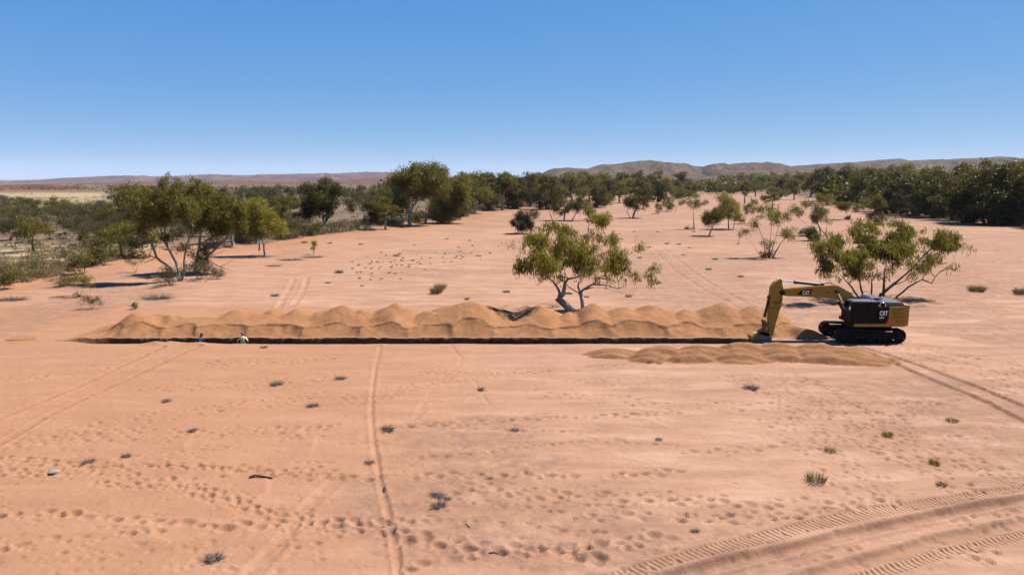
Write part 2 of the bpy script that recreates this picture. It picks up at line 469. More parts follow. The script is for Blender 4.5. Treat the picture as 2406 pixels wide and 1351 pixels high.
# --- grid
ys = [-40, -30, -20, -12, -6, 0, 4, 8]
y = 8.0
while y < 14000:
    if y < 15.5: s = 0.35
    elif y < 45.5: s = 0.058 + 0.018 * (y - 15.5) / 30
    elif y < 50.2: s = 0.048
    elif y < 54: s = 0.075
    elif y < 60: s = 0.13
    elif y < 150: s = 0.13 + 0.6 * ((y - 60) / 90) ** 1.1
    else: s = max(0.73, (y - 150) * 0.055 + 0.73)
    y += s; ys.append(y)
YS = np.array(ys)
us = list(np.arange(-0.80, 0.8001, 0.0024))
outer = [0.80 + k ** 2.2 for k in np.linspace(0, 1, 26)[1:]]          # coarse columns out to the sides
US = np.array([-o for o in outer[::-1]] + us + outer)
WY = np.maximum(YS + 10, 12.0)
RY_ = 160 + 1.5 * np.maximum(YS, 0)
inn = np.clip(np.abs(US), 0, 0.8); ext = np.clip(np.abs(US) - 0.8, 0, 1)
GX = np.sign(US)[None, :] * (inn[None, :] * WY[:, None] + ext[None, :] * (RY_ - 0.8 * WY)[:, None])
GY = np.repeat(YS[:, None], len(US), 1)
print("grid", GX.shape, GX.size)
GZ, SPM, TRM, DAMP_SHADE = height_full(GX.ravel(), GY.ravel())
DAMP_SHADE = DAMP_SHADE.reshape(GX.shape); GZ = GZ.reshape(GX.shape); SPM = SPM.reshape(GX.shape); TRM = TRM.reshape(GX.shape)
SPM0 = SPM.copy(); GZ0S = GZ.copy()
prot = np.where((TRM > 0), 0.0, 1.0)         # no stamping on the trench

def window(x, y, r):
    j0 = np.searchsorted(YS, y - r); j1 = np.searchsorted(YS, y + r)
    w = max(y + 10, 12.0)
    i0 = np.searchsorted(US, (x - r) / w - 0.004); i1 = np.searchsorted(US, (x + r) / w + 0.004)
    return slice(j0, j1), slice(i0, i1)
def stamp(x, y, ang, L, W, d):
    """one foot or hoof print: a dimple with a pushed-up rim"""
    r = L * 2.2
    a, b = window(x, y, r)
    X = GX[a, b] - x; Y = GY[a, b] - y
    if X.size == 0: return
    c, s = math.cos(ang), math.sin(ang)
    p = (X * c + Y * s) / L; q = (-X * s + Y * c) / W
    d2 = p * p + q * q
    rr = np.sqrt(d2)
    z = -d * np.exp(-d2 ** 1.5) + 0.42 * d * np.exp(-((rr - 1.45) / 0.38) ** 2) * (0.6 + 0.6 * np.cos(np.arctan2(q, p) - 2.2))
    GZ[a, b] += z * prot[a, b]
rng = random.Random(11)
def resample(pts, step):
    out = []; carry = 0
    for (x0, y0), (x1, y1) in zip(pts[:-1], pts[1:]):
        L = math.hypot(x1 - x0, y1 - y0)
        t = carry
        while t < L:
            out.append((x0 + (x1 - x0) * t / L, y0 + (y1 - y0) * t / L, math.atan2(y1 - y0, x1 - x0)))
            t += step
        carry = t - L
    return out
def trail(pxs, step=0.42, L=0.17, d=0.055, lat=0.14, wob=0.07, dup=1, spread=0.0):
    pts = [gp(*p) for p in pxs]
    for k in range(dup):
        off = rng.uniform(-spread, spread) if dup > 1 else 0
        for n, (x, y, a) in enumerate(resample(pts, step * rng.uniform(0.9, 1.15))):
            if rng.random() < 0.1: continue
            sd = lat * (1 if n % 2 else -1) + rng.gauss(0, wob) + off + 0.6 * off * math.sin(n * 0.11 + k)
            f = rng.uniform(0.65, 1.25)
            stamp(x - sd * math.sin(a) + rng.gauss(0, wob), y + sd * math.cos(a), a + rng.gauss(0, 0.35), L * f, L * f * rng.uniform(0.55, 0.8), 1.55 * d * rng.uniform(0.6, 1.3))
def zA(*p): return [(x / 2.4525, 800 + y / 2.4525) for x, y in p]
def zB(*p): return [(800 + x / 2.4525, 800 + y / 2.4525) for x, y in p]
def zC(*p): return [(1600 + x / 2.4516, 800 + y / 2.4516) for x, y in p]
trail(zA((0, 1000), (330, 995), (700, 1015), (950, 1045), (1250, 1070), (1600, 1070), (1962, 1050)), 0.5, 0.21, 0.075, 0.1)
trail(zA((0, 1185), (390, 1140), (740, 1105), (1000, 1085)), 0.5, 0.17, 0.055)
trail(zA((600, 790), (1100, 830), (1350, 910), (1550, 980), (1750, 1050)), 0.34, 0.14, 0.05, dup=4, spread=0.35)
trail(zA((0, 660), (480, 720), (900, 720), (1500, 760), (1962, 790)), 0.38, 0.14, 0.05, dup=4, spread=0.55)
trail(zA((0, 720), (280, 790), (600, 740)), 0.4, 0.15, 0.05, dup=4, spread=0.9)
trail(zA((0, 580), (500, 540), (950, 540), (1500, 520), (1962, 500)), 0.42, 0.15, 0.05, dup=2, spread=0.4)
trail(zA((0, 610), (600, 500), (870, 430)), 0.45, 0.13, 0.045, dup=5, spread=1.3)
trail(zA((700, 680), (1100, 650), (1500, 600), (1900, 545)), 0.42, 0.14, 0.045)
trail(zA((870, 430), (1350, 370), (1900, 300)), 0.4, 0.14, 0.05, dup=3, spread=0.6)
trail(zA((780, 290), (1300, 260), (1962, 215)), 0.4, 0.14, 0.05, dup=3, spread=0.6)
trail(zA((0, 215), (500, 170), (800, 150)), 0.4, 0.15, 0.05, dup=2, spread=0.4)
trail(zA((1180, 140), (1962, 90)), 0.45, 0.15, 0.05, dup=4, spread=0.8)
trail(zA((0, 1250), (500, 1215), (1000, 1180), (1300, 1180)), 0.5, 0.13, 0.045)
trail(zA((1300, 760), (1962, 720)), 0.45, 0.14, 0.05, dup=2, spread=0.3)
trail(zA((1650, 1110), (1962, 1150)), 0.4, 0.13, 0.045, dup=3, spread=0.6)
trail(zB((400, 490), (900, 460), (1500, 435), (1962, 410)), 0.4, 0.16, 0.055, dup=2, spread=0.25)
trail(zB((640, 495), (1000, 510), (1450, 540)), 0.42, 0.14, 0.05)
trail(zB((320, 690), (700, 655), (1100, 610), (1450, 575), (1962, 600)), 0.5, 0.15, 0.055, 0.04)
trail(zB((0, 800), (500, 780), (1100, 790), (1500, 780), (1962, 750)), 0.46, 0.21, 0.075, 0.12)
trail(zB((300, 770), (900, 765), (1400, 750)), 0.4, 0.12, 0.04)
trail(zB((680, 860), (1000, 870), (1300, 930), (1962, 920)), 0.4, 0.17, 0.065, dup=2, spread=0.3)
trail(zB((640, 920), (1000, 960), (1250, 1000), (1800, 1070)), 0.42, 0.15, 0.055)
trail(zB((250, 1050), (700, 1050), (1100, 1080), (1550, 1130)), 0.44, 0.15, 0.055, 0.05)
trail(zB((0, 1050), (250, 1090), (380, 1140), (700, 1180), (1000, 1230), (1300, 1220), (1500, 1300)), 0.44, 0.22, 0.085, dup=2, spread=0.25)
trail(zB((400, 1310), (700, 1280), (900, 1220), (1300, 1220), (1850, 1150), (1962, 1130)), 0.44, 0.20, 0.08, 0.1)
trail(zB((450, 190), (1000, 180), (1962, 130)), 0.4, 0.14, 0.05, dup=3, spread=0.4)
trail(zB((0, 330), (500, 230), (900, 190)), 0.45, 0.14, 0.045, dup=5, spread=1.2)
trail(zB((1100, 260), (1962, 220)), 0.45, 0.14, 0.05, dup=2, spread=0.5)
trail(zB((1200, 300), (1700, 350), (1962, 400)), 0.5, 0.15, 0.055, dup=2, spread=0.4)
trail(zB((1500, 950), (1750, 1010), (1962, 1060)), 0.5, 0.18, 0.07)
trail(zB((1650, 1170), (1962, 1200)), 0.45, 0.17, 0.07, dup=2, spread=0.4)
trail(zC((0, 900), (400, 910), (900, 920)), 0.5, 0.17, 0.065)
trail(zC((0, 940), (400, 950), (850, 980)), 0.5, 0.18, 0.07)
trail(zC((0, 990), (300, 1000), (560, 1000)), 0.5, 0.15, 0.055)
trail(zC((0, 1040), (400, 1080), (750, 1040), (950, 1010), (1300, 940)), 0.45, 0.17, 0.07, dup=2, spread=0.3)
trail(zC((0, 640), (400, 610), (800, 590)), 0.5, 0.18, 0.065)
trail(zC((400, 200), (900, 450), (1300, 600), (1900, 850)), 0.42, 0.14, 0.055, dup=10, spread=1.8)
trail(zC((600, 450), (950, 700), (1250, 960)), 0.42, 0.13, 0.05, dup=5, spread=1.2)
trail(zC((900, 370), (1300, 360), (1650, 340)), 0.4, 0.14, 0.055, dup=2, spread=0.25)
trail(zC((1000, 520), (1400, 400), (1500, 370)), 0.4, 0.17, 0.06, dup=2, spread=0.3)
trail(zC((1200, 30), (1600, 110), (1976, 200)), 0.42, 0.14, 0.055, dup=12, spread=3.2)
trail(zC((1850, 320), (1976, 190)), 0.45, 0.17, 0.06, dup=2, spread=0.4)
trail(zC((1400, 550), (1900, 600)), 0.5, 0.13, 0.05, dup=3, spread=0.8)
trail(zC((100, 380), (500, 400), (900, 370)), 0.45, 0.14, 0.05, dup=3, spread=0.6)
trail(zC((1000, 1170), (780, 1240), (600, 1300)), 0.5, 0.17, 0.06)
trail(zC((1500, 1060), (1976, 1010)), 0.45, 0.15, 0.06, dup=3, spread=0.5)
trail(zC((1680, 1230), (1900, 1310)), 0.45, 0.16, 0.065, dup=2, spread=0.5)
trail([(2150, 700), (2406, 730)], 0.45, 0.17, 0.06, dup=8, spread=3.0)
trail([(2180, 640), (2406, 660)], 0.55, 0.2, 0.06, dup=6, spread=4.0)
trail([(500, 690), (900, 660), (1200, 680)], 0.5, 0.17, 0.05, dup=4, spread=3.0)
for _ in range(1900):
    px = rng.uniform(-350, 2750); py = rng.uniform(815, 1480)
    x, y = gp(px, py)
    f = rng.uniform(0.05, 0.13)
    stamp(x, y, rng.uniform(-0.6, 0.6), f, f * 0.7, f * 0.42)

GZ = GZ0S + np.clip(GZ - GZ0S, -0.15, 0.075)        # overlapping prints slump
def polydist(X, Y, pts):
    best = np.full(X.shape, 1e9); sgn = np.zeros(X.shape); along = np.zeros(X.shape)
    acc = 0
    for (x0, y0), (x1, y1) in zip(pts[:-1], pts[1:]):
        dx, dy = x1 - x0, y1 - y0; L = math.hypot(dx, dy)
        t = np.clip(((X - x0) * dx + (Y - y0) * dy) / L ** 2, 0, 1)
        ex = X - x0 - t * dx; ey = Y - y0 - t * dy
        d = np.hypot(ex, ey); c = np.sign(dx * (Y - y0) - dy * (X - x0))
        k = d < best
        best = np.where(k, d, best); sgn = np.where(k, c, sgn); along = np.where(k, acc + t * L, along)
        acc += L
    return best * sgn, along
def smooth_line(pts, n=3):
    for _ in range(n):
        q = [pts[0]]
        for a, b in zip(pts[:-1], pts[1:]):
            q += [(a[0] * .75 + b[0] * .25, a[1] * .75 + b[1] * .25), (a[0] * .25 + b[0] * .75, a[1] * .25 + b[1] * .75)]
        pts = q + [pts[-1]]
    return pts
RIBS = np.zeros(GX.shape); RIBM = np.zeros(GX.shape)
def rut(pxs, half, depth, rim=0.5, ribs=None, fade=None, flat=False, tread=0.0, damp=0.0):
    pts = [gp(*p) for p in pxs]
    pts = smooth_line(pts, 2)
    y0 = min(p[1] for p in pts) - 1.5; y1 = max(p[1] for p in pts) + 1.5
    x0 = min(p[0] for p in pts) - 1.5; x1 = max(p[0] for p in pts) + 1.5
    a = slice(np.searchsorted(YS, y0), np.searchsorted(YS, y1))
    X = GX[a]; Y = GY[a]
    m = (X > x0) & (X < x1)
    d, s = polydist(X[m], Y[m], pts)
    ad = np.abs(d) + 0.04 * fbm(X[m] * 1.3, Y[m] * 1.3, 31, 2)
    if flat:
        z = -depth * (1 - sstep(half * 0.82, half * 1.05, ad))
    else:
        z = -depth * np.exp(-(ad / half) ** 4)
    z = z + rim * depth * np.exp(-((ad - half * 1.35) / (half * 0.32 if not flat else 0.1)) ** 2)
    inside = ad < half * 0.9
    if ribs:
        rv = RIBS[a]; rv[m] = np.where(ad < half * 1.6, s + d * 0.25, rv[m]); mv = RIBM[a]; mv[m] = np.maximum(mv[m], 1 - sstep(half * 0.85, half, ad))
    if tread:
        z = z + np.where(inside, tread * fbm(X[m] * 4, Y[m] * 4, 33, 2), 0)
    if fade:
        z = z * np.clip(0.5 + 1.2 * fbm(s * 0.15, s * 0 + 2.2, 34, 2) + fade, 0, 1)
    if damp:
        sv = DAMP_SHADE[a]; sv[m] = np.maximum(sv[m], 0.75 * damp * (1 - sstep(half * 0.9, half * 1.3, ad)) * prot[a][m])
    GZv = GZ[a]; GZv[m] += z * prot[a][m]
# single wheel track that crosses the foreground
rut([(893, 812), (880, 870), (872, 940), (874, 1010), (884, 1080), (893, 1130), (905, 1180), (922, 1250), (932, 1300), (938, 1360), (944, 1560)], 0.13, 0.065, 0.8)
# utility vehicle ruts at left
rut([(-500, 1190), (-20, 990), (150, 920), (280, 862), (385, 818)], 0.22, 0.10, 0.45, tread=0.05, damp=0.42)
rut([(-500, 1310), (-20, 1048), (150, 955), (330, 875), (470, 815)], 0.22, 0.10, 0.45, tread=0.05, damp=0.42)
# ruts curving away behind the bank
rut([(1770, 722), (1700, 685), (1640, 645), (1590, 608), (1545, 575), (1510, 560), (1440, 545)], 0.3, 0.08, 0.6)
rut([(1735, 722), (1660, 685), (1600, 645), (1560, 610), (1535, 585), (1500, 568), (1435, 552)], 0.3, 0.08, 0.6)
# ruts leading away from the machine, right
rut([(1985, 812), (2080, 845), (2200, 895), (2300, 935), (2440, 1005), (2900, 1210)], 0.20, 0.12, 0.45, tread=0.05, damp=0.45)
rut([(2000, 812), (2120, 845), (2250, 890), (2340, 925), (2440, 970), (2900, 1160)], 0.20, 0.12, 0.45, tread=0.05, damp=0.45)
# crawler tracks bottom right
rut([(1000, 1530), (1440, 1370), (1640, 1308), (1880, 1240), (2130, 1190), (2440, 1140), (3000, 1055)], 0.32, 0.06, 0.5, ribs=(0.19, 0.055), flat=True, damp=0.30)
rut([(1120, 1530), (1540, 1375), (1760, 1320), (2000, 1262), (2200, 1215), (2440, 1168), (3000, 1075)], 0.26, 0.17, 0.6, flat=False, damp=0.33)
rut([(1400, 1530), (1880, 1365), (2100, 1305), (2250, 1265), (2440, 1226), (3000, 1120)], 0.28, 0.15, 0.5, flat=False, damp=0.33)
rut([(1530, 1530), (1980, 1375), (2180, 1315), (2300, 1285), (2440, 1250), (3000, 1145)], 0.22, 0.05, 0.4, ribs=(0.19, 0.05), flat=True, damp=0.30)
# ruts at left behind the bank and faint old tracks
rut([(655, 725), (675, 690), (690, 655)], 0.3, 0.09, 0.8, fade=0.3); rut([(690, 720), (712, 690), (722, 652)], 0.3, 0.09, 0.8, fade=0.3)
rut([(900, 725), (990, 680), (1090, 600), (1160, 545)], 0.3, 0.05, 0.5, fade=-0.1)
rut([(1000, 960), (960, 1000), (1040, 880), (1095, 850), (1060, 812)], 0.14, 0.05, 0.7, fade=0.1)
rut([(1110, 890), (1150, 950)], 0.1, 0.04, 0.7); rut([(590, 1351), (680, 1250), (720, 1190), (790, 1130)], 0.3, 0.05, 0.3, tread=0.03)
rut([(2180, 610), (2406, 585)], 0.3, 0.08, 0.3, fade=0.2); rut([(2180, 590), (2406, 612)], 0.3, 0.07, 0.3, fade=0.2)
rut([(2100, 655), (2260, 650), (2406, 680)], 0.3, 0.07, 0.3, fade=0.2)
# wind and flood lines: low broken steps
for k in range(46):
    px, py = rng.uniform(50, 2350), rng.uniform(600, 1330)
    if 700 < py < 880: continue
    x, y = gp(px, py)
    a = rng.uniform(0.4, 2.4); L = rng.uniform(2, 6)
    p2 = (x + L * math.cos(a), y + 0.5 * L * math.sin(a))
    r_ = slice(np.searchsorted(YS, min(y, p2[1]) - 2), np.searchsorted(YS, max(y, p2[1]) + 2))
    m = (GX[r_] > min(x, p2[0]) - 2) & (GX[r_] < max(x, p2[0]) + 2)
    mid = ((x + p2[0]) / 2 + rng.uniform(-1, 1), (y + p2[1]) / 2 + rng.uniform(-0.5, 0.5))
    d, s = polydist(GX[r_][m], GY[r_][m], smooth_line([(x, y), mid, p2], 2))
    d = d + 0.2 * fbm(GX[r_][m], GY[r_][m], 41, 2)
    T = L * 1.1
    GZ[r_][m] += 0.05 * np.where(d > 0, np.exp(-(d / 0.5) ** 2), np.exp(-(d / 0.07) ** 2)) * np.sin(np.pi * np.clip(s / T, 0, 1)) * prot[r_][m]
GZ += 0.012 * fbm(GX * 3.1, GY * 3.1, 51, 3) * np.where(GY < 120, 1, 0)

BL = bank_l(GX, GY) + 6 * fbm(GX * 0.05, GY * 0.05, 16, 4); BR = bank_r(GX, GY) + 5 * fbm(GX * 0.05, GY * 0.05, 17, 4)
litter = np.maximum(sstep(0, 5, BL), sstep(0, 4, BR))
straw = sstep(25, 70, BL) * sstep(215, 250, GY) * (1 - sstep(560, 700, GY))
straw = straw * sstep(-0.50, -0.58, GX / np.maximum(GY, 1))
straw = np.maximum(straw, sstep(0.5, 4, BL) * (1 - sstep(100, 125, GY)) * sstep(0.35, 0.6, 0.5 + fbm(GX * 0.07, GY * 0.09, 18, 3) + 0.25 * (GX < -55)))
orange = sstep(-12, 0, BL + 0.0) * 0.9 + sstep(-45, -8, BL) * 0.35
orange = np.clip(orange + 0.75 * sstep(10, -14, GX) * (GY < 60), 0, 1) * 0.9
gravel = sstep(8, 20, GX + 0.2 * (GY - 40)) * sstep(0.2, 0.55, 0.5 + fbm(GX * 0.06, GY * 0.1, 19, 4)) * 0.9
gravel = np.maximum(gravel, sstep(0.62, 0.8, 0.5 + fbm(GX * 0.08, GY * 0.12, 20, 4)))
farm = sstep(500, 900, GY)
zones = np.stack([SPM, litter, straw, np.ones_like(SPM)], -1).reshape(-1, 4)
zones2 = np.stack([orange, gravel, farm, DAMP_SHADE.reshape(GX.shape)], -1).reshape(-1, 4)

zones3 = np.stack([RIBS / 100.0, RIBM, RIBM * 0, np.ones_like(RIBM)], -1).reshape(-1, 4)
ny, nx = GX.shape
idx = np.arange(ny * nx).reshape(ny, nx)
FQ = np.stack([idx[:-1, :-1], idx[:-1, 1:], idx[1:, 1:], idx[1:, :-1]], -1).reshape(-1, 4)
def fmean(A):
    return (A[:-1, :-1] + A[:-1, 1:] + A[1:, 1:] + A[1:, :-1]).ravel() / 4
fy = fmean(GY); ftr = fmean(TRM); fsp = fmean(SPM)
cls = np.zeros(len(FQ), int)
fx_ = fmean(GX); fsp = fmean(SPM0)
cls[(fsp > 0.5) & (fy > 47) & (fy < 60)] = 1
cls[(fsp > 0.5) & (fy < 46.2) & (fy > 38)] = 2
cls[ftr > 0.01] = 3
VV = np.stack([GX, GY, GZ], -1).reshape(-1, 3)
def ground_part(name, k):
    F = FQ[cls == k]
    ids, inv = np.unique(F, return_inverse=True)
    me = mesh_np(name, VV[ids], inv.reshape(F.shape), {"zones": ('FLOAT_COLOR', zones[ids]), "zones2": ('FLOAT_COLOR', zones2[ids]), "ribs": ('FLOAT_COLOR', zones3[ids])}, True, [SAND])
    return link(bpy.data.objects.new(name, me))
tag(ground_part("ground", 0), kind="structure")
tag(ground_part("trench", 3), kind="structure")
tag(ground_part("spoil_bank", 1), "long scalloped bank of brown dug sand along the far side of the trench", "sand bank")
tag(ground_part("spoil_heap", 2), "low spread heaps of dark brown sand in front of the trench near the excavator", "sand heap")

# ------------------------------------------------------------------ hills
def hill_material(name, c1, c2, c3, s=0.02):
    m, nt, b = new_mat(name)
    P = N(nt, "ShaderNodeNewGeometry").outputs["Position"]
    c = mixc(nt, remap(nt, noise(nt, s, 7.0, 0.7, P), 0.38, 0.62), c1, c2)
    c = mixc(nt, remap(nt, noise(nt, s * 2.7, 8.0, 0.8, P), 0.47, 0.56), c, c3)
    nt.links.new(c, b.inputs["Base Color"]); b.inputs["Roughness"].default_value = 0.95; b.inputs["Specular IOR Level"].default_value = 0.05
    return m
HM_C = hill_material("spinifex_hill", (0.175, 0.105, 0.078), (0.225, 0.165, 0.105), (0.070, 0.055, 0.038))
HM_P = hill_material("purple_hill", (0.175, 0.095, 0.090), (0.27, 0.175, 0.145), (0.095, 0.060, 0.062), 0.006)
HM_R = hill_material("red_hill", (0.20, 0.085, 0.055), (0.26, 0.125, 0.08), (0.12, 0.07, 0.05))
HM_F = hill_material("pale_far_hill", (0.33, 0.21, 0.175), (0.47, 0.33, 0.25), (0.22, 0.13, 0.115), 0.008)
def hill(sky_pts, Y, depth, mat, seed, rough=0.35, nx_=160, ny_=44):
    xs = np.linspace(sky_pts[0][0], sky_pts[-1][0], nx_)
    sk = np.interp(xs, [p[0] for p in sky_pts], [p[1] for p in sky_pts])
    k = np.array([0.25, 0.5, 0.25]); sk = np.convolve(np.pad(sk, 1, 'edge'), k, 'valid')
    X = np.empty((ny_, nx_)); Yg = np.empty((ny_, nx_)); Z = np.empty((ny_, nx_))
    v = np.linspace(0, 1, ny_)
    Xc = np.array([pl(a, b_, Y)[0] for a, b_ in zip(xs, sk)]); Zc = np.array([max(pl(a, b_, Y)[1], 1.0) for a, b_ in zip(xs, sk)])
    for j in range(ny_):
        yy = Y + (v[j] - 0.62) * depth
        X[j] = Xc; Yg[j] = yy
    prof = np.where(v < 0.62, sstep(0, 0.62, v) ** 0.9, 1 - sstep(0.62, 1.0, v))[:, None]
    sc = 1.0 / (depth * 0.16)
    gl = 1 - 2.6 * np.abs(fbm(X * sc, Yg * sc * 0.6, seed, 5, 0.55))
    Z = Zc[None, :] * prof * (1 + rough * gl * (1 - prof ** 3 * 0.8)) - 2.0
    Z = np.where(prof > 0.02, np.maximum(Z, 0.2 * Zc[None, :] * prof - 2.0), Z)
    Yg = Yg + depth * 0.10 * fbm(X * sc * 0.4, X * 0 + seed, seed + 7, 3)
    idx = np.arange(ny_ * nx_).reshape(ny_, nx_)
    F = np.stack([idx[:-1, :-1], idx[:-1, 1:], idx[1:, 1:], idx[1:, :-1]], -1).reshape(-1, 4)
    o = link(bpy.data.objects.new("hill", mesh_np("hill", np.stack([X, Yg, Z], -1).reshape(-1, 3), F, None, True, [mat])))
    return tag(o, kind="structure")
hill([(1240, 426), (1262, 412), (1290, 401), (1330, 398), (1370, 401), (1400, 392), (1440, 390), (1480, 385), (1505, 383), (1540, 386), (1590, 390), (1630, 398), (1680, 404), (1720, 424)], 2300, 1500, HM_C, 101, 0.55)
hill([(1590, 426), (1620, 404), (1645, 392), (1668, 387), (1695, 392), (1720, 391), (1750, 386), (1790, 391), (1820, 397), (1860, 405), (1900, 424)], 2100, 1300, HM_C, 102, 0.55)
hill([(1780, 426), (1815, 398), (1850, 394), (1910, 391), (1960, 387), (2010, 385), (2050, 381), (2090, 384), (2130, 383), (2170, 385), (2220, 380), (2250, 378), (2280, 381), (2330, 383), (2380, 379), (2450, 380), (2600, 384), (2800, 392), (3000, 424)], 2700, 1700, HM_C, 103, 0.6, 260)
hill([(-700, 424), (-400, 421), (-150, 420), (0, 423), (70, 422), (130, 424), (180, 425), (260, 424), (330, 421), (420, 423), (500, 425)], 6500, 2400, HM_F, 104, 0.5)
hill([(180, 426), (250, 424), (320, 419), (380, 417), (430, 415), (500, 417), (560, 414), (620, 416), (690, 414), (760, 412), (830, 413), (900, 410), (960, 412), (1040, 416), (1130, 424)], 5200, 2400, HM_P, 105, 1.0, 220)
hill([(-500, 440), (-200, 429), (-60, 434), (0, 433), (40, 431), (75, 430), (110, 433), (140, 440), (170, 446)], 900, 330, HM_R, 106, 0.4)
hill([(120, 436), (200, 432), (300, 428), (420, 426), (520, 423), (640, 425), (760, 427), (900, 418), (1000, 420), (1120, 428)], 2600, 900, HM_R, 107, 0.5)
# ------------------------------------------------------------------ tree builder
def tube(P, R, sides):
    """P (n,3), R (n,) -> verts, quads, thick"""
    P = np.asarray(P, float); n = len(P)
    T = np.gradient(P, axis=0); T /= np.linalg.norm(T, axis=1)[:, None] + 1e-9
    ref = np.array([0.37, 0.21, 0.9]) if abs(T[0][2]) < 0.8 else np.array([0.9, 0.3, 0.1])
    A = np.cross(T, ref); A /= np.linalg.norm(A, axis=1)[:, None] + 1e-9
    B = np.cross(T, A)
    an = np.arange(sides) * 2 * np.pi / sides
    V = P[:, None, :] + np.asarray(R)[:, None, None] * (np.cos(an)[None, :, None] * A[:, None, :] + np.sin(an)[None, :, None] * B[:, None, :])
    i = np.arange(n - 1)[:, None] * sides; j = np.arange(sides)[None, :]; k = (j + 1) % sides
    F = np.stack([i + j, i + k, i + sides + k, i + sides + j], -1).reshape(-1, 4)
    return V.reshape(-1, 3), F, np.repeat(R, sides)

class Wood:
    def __init__(s): s.V = []; s.F = []; s.T = []; s.n = 0
    def add(s, P, R, sides):
        V, F, T = tube(P, R, sides)
        s.V.append(V); s.F.append(F + s.n); s.T.append(T); s.n += len(V)
    def mesh(s, name, mat):
        return mesh_np(name, np.concatenate(s.V), np.concatenate(s.F), {"thick": ('FLOAT', np.concatenate(s.T))}, True, [mat])

def leaves_mesh(name, base, dirv, side, tint, mat):
    """leaf = narrow diamond: base, left, tip, right"""
    n = len(base)
    V = np.empty((n, 4, 3))
    V[:, 0] = base; V[:, 2] = base + dirv
    V[:, 1] = base + dirv * 0.45 + side; V[:, 3] = base + dirv * 0.45 - side
    F = np.arange(n * 4).reshape(n, 4)
    return mesh_np(name, V.reshape(-1, 3), F, {"tint": ('FLOAT', np.repeat(tint, 4))}, False, [mat])

def unit(v): return v / (np.linalg.norm(v, axis=-1, keepdims=True) + 1e-9)

